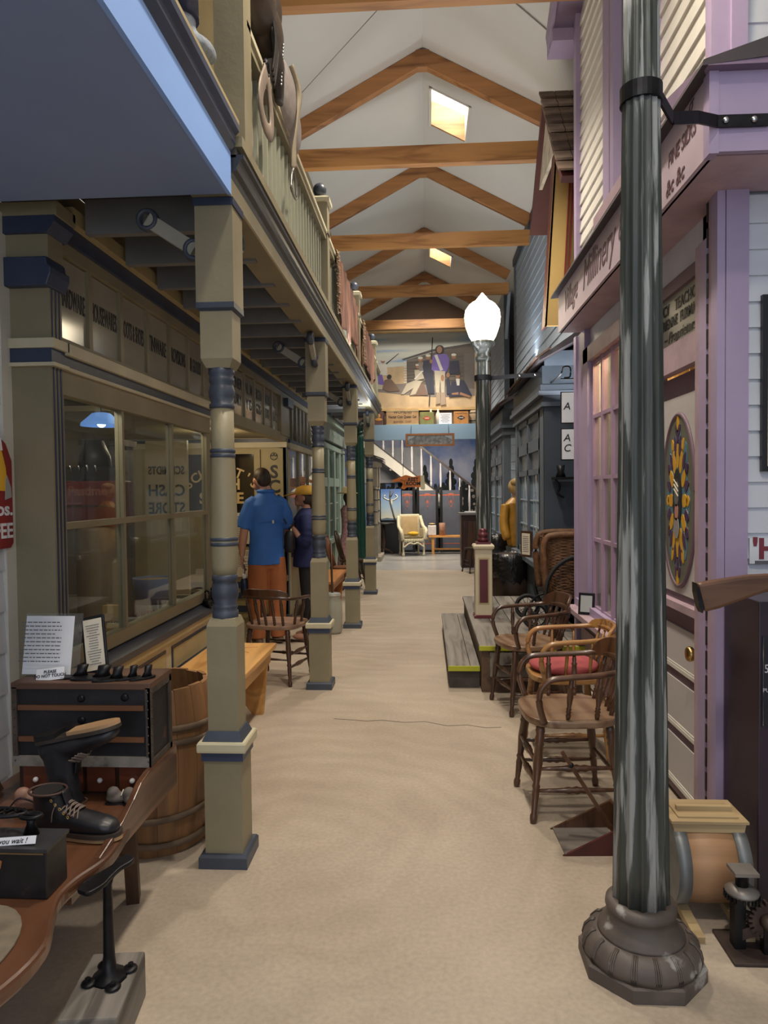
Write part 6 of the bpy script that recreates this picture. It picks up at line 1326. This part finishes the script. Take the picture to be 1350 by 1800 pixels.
# folding screen panels
SCR = mat('screen_blue_grey', (.085,.095,.13), .6, .12, 4, .03); ORN = flat('orange_stencil', (.4,.1,.06))
for k, (x0, x1, l) in enumerate(((-.62,-.3,'left slate screen panel, half hidden by the wicker chair'),(-.2,.26,'middle slate screen panel with orange stencilled pendant'),(.36,.84,'right slate screen panel with orange stencilled pendant'))):
    t = thing('screen_panel', l, 'screen', ((x0+x1)/2, 17.25, 0), group='stencilled screen panels'); w_ = (x1-x0)/2
    MB().box(-w_, w_, 0, .03, .06, 1.5).build('panel', SCR, t); 
    for s in (-1, 1): MB().box(s*w_-.03, s*w_+.03, -.02, .04, 0, 1.58).build('stile', BLACK, t)
    b = MB().box(-w_+.02, w_-.02, -.003, 0, 1.37, 1.4); b.ell((0,0,1.4), (.08,.003,.03)); b.tube(spline([(-.05,0,1.37),(-.05,-.001,1.2),(0,-.001,1.1),(.05,-.001,1.2),(.05,0,1.37)], 4), .006, 5); b.ell((0,0,1.22), (.025,.003,.04)); b.tube([(0,0,1.12),(0,0,1.05)], .006, 5); b.box(-w_+.04, w_-.04, -.003, 0, .2, .22); b.build('stencil', ORN, t)
t = thing('skull_poster', 'blue dusk poster of a horned skull on a branch', 'poster', (-.84, 16.9, .8)); 
def sky_grad():
    m = bpy.data.materials.new('dusk_print'); m.use_nodes = True; nt = m.node_tree; N = nt.nodes; L = nt.links; bs = N['Principled BSDF']
    tc = N.new('ShaderNodeTexCoord'); sp = N.new('ShaderNodeSeparateXYZ'); cr = N.new('ShaderNodeValToRGB'); L.new(tc.outputs['Object'], sp.inputs[0]); L.new(sp.outputs['Z'], cr.inputs[0])
    e = cr.color_ramp.elements; e[0].position = .0; e[0].color = (.62,.6,.45,1); e[1].position = .7; e[1].color = (.06,.13,.34,1); q = e.new(.3); q.color = (.3,.42,.55,1); L.new(cr.outputs[0], bs.inputs['Base Color']); return m
MB().box(-.24,.24,0,.02,0,.74).build('sheet', sky_grad(), t); BON = flat('bone_white', (.65,.62,.5)); MB().ell((0,-.004,.42), (.035,.006,.07)).tube(spline([(0,-.004,.47),(-.1,-.004,.5),(-.17,-.004,.55),(-.13,-.004,.6)], 4), .012, 6).tube(spline([(0,-.004,.47),(.1,-.004,.5),(.16,-.004,.56),(.11,-.004,.61)], 4), .012, 6).build('skull', BON, t)
MB().tube(spline([(.1,-.003,.0),(.02,-.003,.3),(-.02,-.003,.5),(.0,-.003,.72)], 4), .02, 6).tube([(0,-.003,.55),(.09,-.003,.72)], .01, 5).build('branch', flat('branch_grey', (.1,.09,.08)), t); MB().prism([(-.24,0),(-.24,.03),(-.1,.06),(.05,.04),(.24,.05),(.24,0)], -.003, 'xz', 0).build('hill', flat('hill_blue', (.1,.15,.2)), t); MB().box(-.24,.24,.02,.05,-.8,.0).build('back_stand', BLACK, t)
# wicker armchair
WKC = mat('white_wicker', (.6,.55,.4), .6, .2, 40, .3); t = thing('wicker_armchair', 'cream white wicker armchair with floral seat at the far end', 'armchair', (-.35, 16.45, 0), .25)
for (x, y) in ((-.24,-.22),(.24,-.22),(-.22,.22),(.22,.22)): MB().lathe([(.02,0),(.035,.02),(.03,.06),(.022,.08),(.025,.35)], 12, (x,y,0)).build('leg', WKC, t)
MB().box(-.25,.25,-.24,.22,.33,.4).build('seat_frame', WKC, t); MB().box(-.22,.22,-.22,.18,.4,.45).build('seat_cushion', mat('floral_print', (.5,.4,.2), .9, .6, 14, .05, col2=(.12,.1,.06)), t, bevel=.02)
MB().prism([(-.25,.36),(.25,.36),(.27,.8),(.24,.95),(-.24,.95),(-.27,.8)], .06, 'xz', .18).build('back', WKC, t, bevel=.02); MB().box(-.19,.19,.165,.182,.48,.9).build('back_cushion', mat('tan_cushion', (.5,.37,.2), .9, .1, 6, .05), t)
for s in (-1, 1): MB().tube(spline([(s*.26,.2,.9),(s*.29,.05,.68),(s*.3,-.15,.62),(s*.29,-.25,.55),(s*.26,-.25,.38)], 5), .04, 10).build('arm_roll', WKC, t); MB().box(s*.25-.015,s*.25+.015,-.22,.2,.36,.62).build('arm_side', WKC, t)
wv = MB()
for k in range(13): wv.tube([(-.24,-.245,.36-.004*k*0+.0),( .24,-.245,.36)], .004, 4); wv.tube([(-.22+k*.037,-.25,.4),(-.22+k*.037+.02,-.25,.26)], .006, 5)
wv.tube(spline([(-.24,-.25,.2),(-.1,-.25,.3),(0,-.25,.28),(.1,-.25,.3),(.24,-.25,.2)], 4), .016, 8); wv.build('apron_weave', WKC, t)
t = thing('pillow', 'small yellow flowered cushion on the wicker armchair', 'cushion', (-.3, 16.36, .46)); MB().ell((0,0,.05), (.13,.09,.05)).build('cushion', mat('yellow_flower', (.62,.38,.03), .9, .2, 12, .05), t)
t = thing('low_table', 'narrow orange pine bench table in front of the screens', 'table', (.55, 16.75, 0)); OP = mat('orange_bench', (.6,.29,.08), .5, .15, 6, .04); MB().box(-.5,.55,-.15,.15,.4,.44).build('top', OP, t); MB().box(-.4,.5,-.02,.02,.1,.14).build('stretcher', OP, t)
for x in (-.4, .5): MB().box(x-.03,x+.03,-.13,.13,0,.4).build('leg', OP, t); MB().bar((x-.02,0,.25),(x-.15 if x < 0 else x-.15,0,.4),.03,.03).build('brace', OP, t)
t = thing('tea_canister', 'white square canister with gold knob lid on the low table', 'canister', (.13, 16.72, .44)); MB().box(-.1,.1,-.07,.07,0,.24).build('jar', mat('china_jar', (.62,.58,.58), .3, .15, 20, 0), t, bevel=.02); MB().lathe([(.04,.24),(.03,.26),(.07,.27),(.07,.285),(.03,.29)], 16).build('lid', GOLD, t)
t = thing('tall_canister', 'cream canister with red pattern on the low table', 'canister', (.37, 16.72, .44)); MB().lathe([(.075,0),(.075,.29),(.07,.295)], 20).build('jar', mat('patterned_jar', (.6,.5,.36), .4, .4, 18, 0, col2=(.4,.12,.08)), t)
t = thing('side_table', 'dark turned pedestal table under the skull poster', 'table', (-1.0, 16.58, 0)); MB().lathe([(.03,.1),(.05,.3),(.03,.4),(.045,.55),(.03,.72)], 14).build('pedestal', OAKD, t); MB().lathe([(.25,.72),(.26,.74),(.25,.76)], 24).build('top', BLACK, t)
for a in (.5, 2.6, 4.7): MB().tube(spline([(0,0,.15),(.15*cos(a),.15*sin(a),.1),(.24*cos(a),.24*sin(a),.015)], 4), .018, 7).build('foot', OAKD, t)
t = thing('cabinet', 'dark red-brown cabinet with papers on top behind the newel', 'cabinet', (1.0, 14.0, 0)); MB().box(-.33,.4,-.25,.25,0,1.02).build('body', mat('cabinet_maroon', (.035,.012,.01), .4, .2, 6, .03), t); MB().box(-.37,.44,-.29,.29,1.02,1.06).build('top', mat('cabinet_top', (.2,.19,.19), .4), t); MB().box(-.28,.3,-.262,-.25,.15,.9).build('door', OAKD, t)
t = thing('paper_stack', 'open white papers lying on the dark cabinet', 'papers', (.95, 13.95, 1.06)); MB().box(-.2,.2,-.15,.15,0,.02).build('papers', WHITEP, t)
# ================================================================ PEOPLE
def hand_mesh(b, wrist, d, side, curl=.5, s=1.0):
    # palm and five fingers; d = direction of the fingers, side = thumb direction
    d = Vector(d).normalized(); side = Vector(side).normalized(); nrm = d.cross(side).normalized(); w_ = Vector(wrist)
    b.loft([(w_+d*.0, .022*s, .016*s, Matrix((side, nrm, d)).transposed()), (w_+d*.045*s, .038*s, .015*s, Matrix((side, nrm, d)).transposed()), (w_+d*.09*s, .037*s, .013*s, Matrix((side, nrm, d)).transposed())], 12)
    for k, (o, l) in enumerate(((.028,.07),(.01,.08),(-.009,.074),(-.027,.058))):
        p0 = w_+d*.085*s+side*o*s; p1 = p0+d*l*.5*s+nrm*curl*.012*s; p2 = p1+(d*(1-curl*.7)+nrm*curl).normalized()*l*.4*s; p3 = p2+(d*(1-curl)+nrm*curl*1.4).normalized()*l*.28*s
        b.tube([p0, p1, p2, p3], [.0095*s,.009*s,.0085*s,.007*s], 8)
    p0 = w_+d*.03*s+side*.03*s; p1 = p0+(side*.7+d*.7+nrm*.3)*.04*s; p2 = p1+(d+nrm*.5).normalized()*.032*s; b.tube([p0, p1, p2], [.013*s,.011*s,.008*s], 8)
# man in blue shirt, seen from behind, looking down to the left
mn = thing('person', 'man in a bright blue short-sleeved shirt and rust trousers, seen from behind', 'person', (-1.58, 6.95, 0), .5)
b = MB()
b.loft([((0,0,.82),.15,.11),((0,0,.95),.155,.115),((0,0,1.15),.165,.115),((0,.0,1.33),.155,.105),((0,0,1.43),.11,.08),((0,.01,1.49),.06,.06),((-.005,.03,1.56),.055,.058)], 20)
b.ell((-.03,.05,1.625), (.075,.095,.105), M=Matrix.Rotation(.35,3,'X')); b.ell((-.05,.13,1.6), (.018,.02,.022)); b.ell((-.055,.12,1.56), (.045,.04,.045))
for s in (-1, 1): b.ell((-.03+s*.077,.045,1.61), (.012,.022,.032))
sh_l, el_l, wr_l = (-.16,0,1.4), (-.225,.0,1.12), (-.235,.06,.88)
b.tube(spline([sh_l, (-.2,0,1.27), el_l, (-.235,.03,1.0), wr_l], 3), [.058,.056,.053,.05,.047,.045,.043,.042,.042,.04,.036,.03,.028], 12); hand_mesh(b, wr_l, (.02,.12,-1), (.35,1,.1), .6)
b.tube(spline([(.16,0,1.4),(.2,.02,1.27),(.22,.06,1.12),(.2,.16,1.03),(.13,.24,1.02)], 3), [.058,.056,.053,.05,.047,.045,.043,.042,.042,.04,.036,.03,.028], 12); hand_mesh(b, (.13,.24,1.02), (-1,.3,.0), (0,.2,1), .7)
for s in (-1, 1):
    b.tube(spline([(s*.085,0,.86),(s*.09,.01,.65),(s*.1,.015,.47),(s*.1,-.005,.3),(s*.1,0,.08)], 3), [.1,.095,.088,.08,.072,.064,.057,.056,.058,.052,.045,.04,.038], 12); b.loft([((s*.1,-.06,.035),.035,.03),((s*.1,-.06,.05),.03,.03)], 10); b.ell((s*.105,.05,.035), (.042,.12,.035))
b.build('body', SKIN, mn, remesh=.009, smooth_it=3)
BLU = mat('blue_shirt_cloth', (.035,.15,.5), .7, .12, 7, .12, bdist=.01); c = MB()
c.loft([((-.01,0,.79),.185,.145),((-.005,0,.88),.178,.14),((0,0,1.05),.168,.135),((0,0,1.25),.172,.13),((0,0,1.37),.178,.125),((0,0,1.45),.12,.09),((0,.01,1.5),.075,.075),((0,.015,1.52),.07,.07)], 28)
for s in (-1, 1):
    e = (s*.24,.01,1.15) if s < 0 else (s*.225,.05,1.15)
    c.tube([(s*.11,0,1.43),(s*.16,0,1.39),(s*.2,.0,1.28),e], [.05,.062,.067,.074], 16)
c.build('shirt', BLU, mn, remesh=.012, smooth_it=3)
MB().prism([(-.12,1.2),(.14,1.2),(.14,1.212),(-.12,1.212)], -.012, 'xz', -.122).build('back_vent', mat('shirt_shadow_seam', (.025,.11,.38), .8), mn); MB().box(.02,.035,-.142,-.132,1.195,1.225).build('loop_tag', CREAMP, mn); MB().tube([(.075*cos(a), .01+.078*sin(a), 1.51) for a in [2*pi*k/20 for k in range(20)]], .018, 8, closed=True).build('collar', BLU, mn)
tr2 = MB()
for s in (-1, 1): tr2.loft([((s*.1,0,.06),.075,.085),((s*.1,0,.3),.085,.09),((s*.1,.0,.5),.095,.1),((s*.09,0,.7),.105,.115),((s*.08,0,.86),.1,.12)], 18)
tr2.loft([((0,0,.75),.155,.12),((0,0,.95),.14,.11)], 20); tr2.build('trousers', mat('rust_cloth', (.36,.12,.04), .8, .15, 7, .1), mn, remesh=.011, smooth_it=3)
hr = MB().ell((-.03,.03,1.665), (.083,.1,.078), M=Matrix.Rotation(.3,3,'X')); hr.ell((-.025,-.02,1.625), (.075,.05,.075)); hr.build('hair', mat('dark_hair', (.03,.017,.01), .6, .4, 25, .25, kind='streak'), mn, remesh=.008, smooth_it=2)
for s in (-1, 1): MB().ell((-.03+s*.03-.01,.142,1.64), (.012,.008,.007)).build('eye', BLACK, mn); MB().tube([(-.03+s*.082,.06,1.63),(-.03+s*.06,.15,1.64)], .003, 5).build('glasses_arm', BLACK, mn)
for s in (-1, 1): MB().ell((s*.105,.02,.035), (.05,.14,.038)).build('shoe', mat('man_shoe', (.1,.06,.04), .6), mn)
t = thing('water_bottle', 'dark blue and white bottle hanging from the man left hand', 'bottle', (-1.79, 6.87, .5)); MB().lathe([(.03,0),(.038,.02),(.038,.13),(.03,.15),(.018,.16)], 16).build('bottle', mat('bottle_navy', (.015,.025,.06), .25), t); MB().lathe([(.022,.155),(.022,.19),(.018,.2)], 14).build('cap', WHITEP, t); MB().tube(spline([(0,0,.19),(.01,-.01,.24),(0,0,.29)], 3), .006, 6).build('strap', mat('strap_blue', (.05,.05,.12)), t)
# woman in yellow cap, facing left
wm = thing('person', 'woman in a yellow cap and navy top holding a phone, facing left', 'person', (-1.2, 7.18, 0), 0)
b = MB()
b.loft([((0,0,.8),.13,.15),((0,0,.95),.12,.14),((0,0,1.1),.11,.14),((-.01,0,1.22),.12,.155),((0,0,1.29),.09,.12),((-.01,0,1.33),.05,.05),((-.02,0,1.39),.048,.048)], 20)
b.ell((-.04,0,1.445), (.088,.07,.1)); b.ell((-.125,0,1.43), (.02,.014,.018)); b.ell((-.095,0,1.385), (.045,.045,.035)); b.ell((-.118,0,1.4), (.012,.022,.006)); b.ell((-.03,-.07,1.44), (.022,.01,.03)); b.ell((-.03,.07,1.44), (.022,.01,.03))
b.tube(spline([(0,-.16,1.25),(.02,-.19,1.1),(-.0,-.2,1.0),(-.08,-.16,1.07),(-.13,-.12,1.13)], 3), [.048,.047,.045,.043,.042,.04,.038,.036,.034,.033,.03,.027,.025], 12); hand_mesh(b, (-.13,-.12,1.13), (-.5,.2,.8), (-.6,-.7,.2), .6, .92)
b.tube(spline([(0,.16,1.25),(.0,.19,1.1),(-.02,.18,.98),(-.1,.12,1.05),(-.14,.06,1.1)], 3), [.048,.047,.045,.043,.042,.04,.038,.036,.034,.033,.03,.027,.025], 12); hand_mesh(b, (-.14,.06,1.1), (-.5,-.2,.8), (-.6,.7,.2), .6, .92)
for s in (-1, 1): b.tube(spline([(0,s*.075,.82),(-.01,s*.08,.62),(-.0,s*.085,.45),(.015,s*.085,.28),(0,s*.085,.07)], 3), [.088,.084,.078,.07,.062,.056,.05,.05,.05,.044,.038,.034,.032], 12); b.ell((-.05,s*.085,.035), (.12,.04,.035))
b.build('body', mat('skin_tan', (.42,.21,.14), .5, .08, 10, .01), wm, remesh=.009, smooth_it=3)
NVT = mat('navy_top_cloth', (.008,.014,.07), .8, .2, 8, .1); c = MB(); c.loft([((.0,0,.74),.165,.19),((0,0,.9),.155,.18),((0,0,1.1),.14,.17),((-.005,0,1.23),.145,.19),((0,0,1.305),.1,.13),((-.01,0,1.335),.058,.058)], 24)
for s in (-1, 1): c.tube(spline([(0,s*.13,1.26),(.02,s*.19,1.12),(.0,s*.2,1.0),(-.06,s*.165,1.05)], 3), [.07,.072,.068,.064,.06,.058,.056,.053,.049,.046], 14)
c.build('top', NVT, wm, remesh=.011, smooth_it=3); c = MB()
for s in (-1, 1): c.loft([((0,s*.085,.06),.06,.06),((.01,s*.085,.3),.065,.065),((0,s*.08,.55),.08,.08),((0,s*.075,.8),.1,.1)], 16)
c.build('trousers', mat('black_trouser', (.008,.008,.01), .8), wm, remesh=.011, smooth_it=2)
MB().ell((-.01,0,1.45), (.092,.08,.1)).ell((.06,0,1.4), (.05,.06,.1)).build('hair', mat('dark_hair', (.03,.017,.01)), wm, remesh=.009)
CAP = mat('yellow_cap_cloth', (.55,.31,.04), .8, .12, 9, .08); MB().loft([((-.025,0,1.47),.115,.098),((-.025,0,1.5),.115,.098),((-.02,0,1.545),.09,.08),((-.02,0,1.565),.04,.04)], 20).build('cap', CAP, wm); MB().ell((-.17,0,1.475), (.085,.075,.009), M=Matrix.Rotation(-.22,3,'Y')).build('cap_brim', CAP, wm)
for s in (-1, 1): MB().ell((-.118,s*.03,1.45), (.006,.012,.007)).build('eye', BLACK, wm)
t = thing('phone', 'black phone held up by the woman in the yellow cap', 'phone', (-1.405, 7.02, 1.2), rot=(0, -.5, .3)); MB().box(-.006,.006,-.036,.036,-.02,.12).build('case', BLACK, t, bevel=.004); MB().ell((-.0075,.02,.1), (.002,.01,.01)).build('lens', CHROME, t)
t = thing('shoulder_bag', 'black shoulder bag at the side of the woman in the yellow cap', 'bag', (-1.36, 7.0, .9)); MB().loft([((0,0,0),.04,.05),((0,0,.04),.06,.06),((0,0,.16),.055,.055),((0,0,.21),.03,.03)], 14).build('bag', mat('bag_black', (.008,.008,.01), .6), t); MB().tube(spline([(0,0,.23),(.06,.1,.33),(.12,.2,.4)], 4), .01, 6).build('strap', MATS['bag_black'], t)
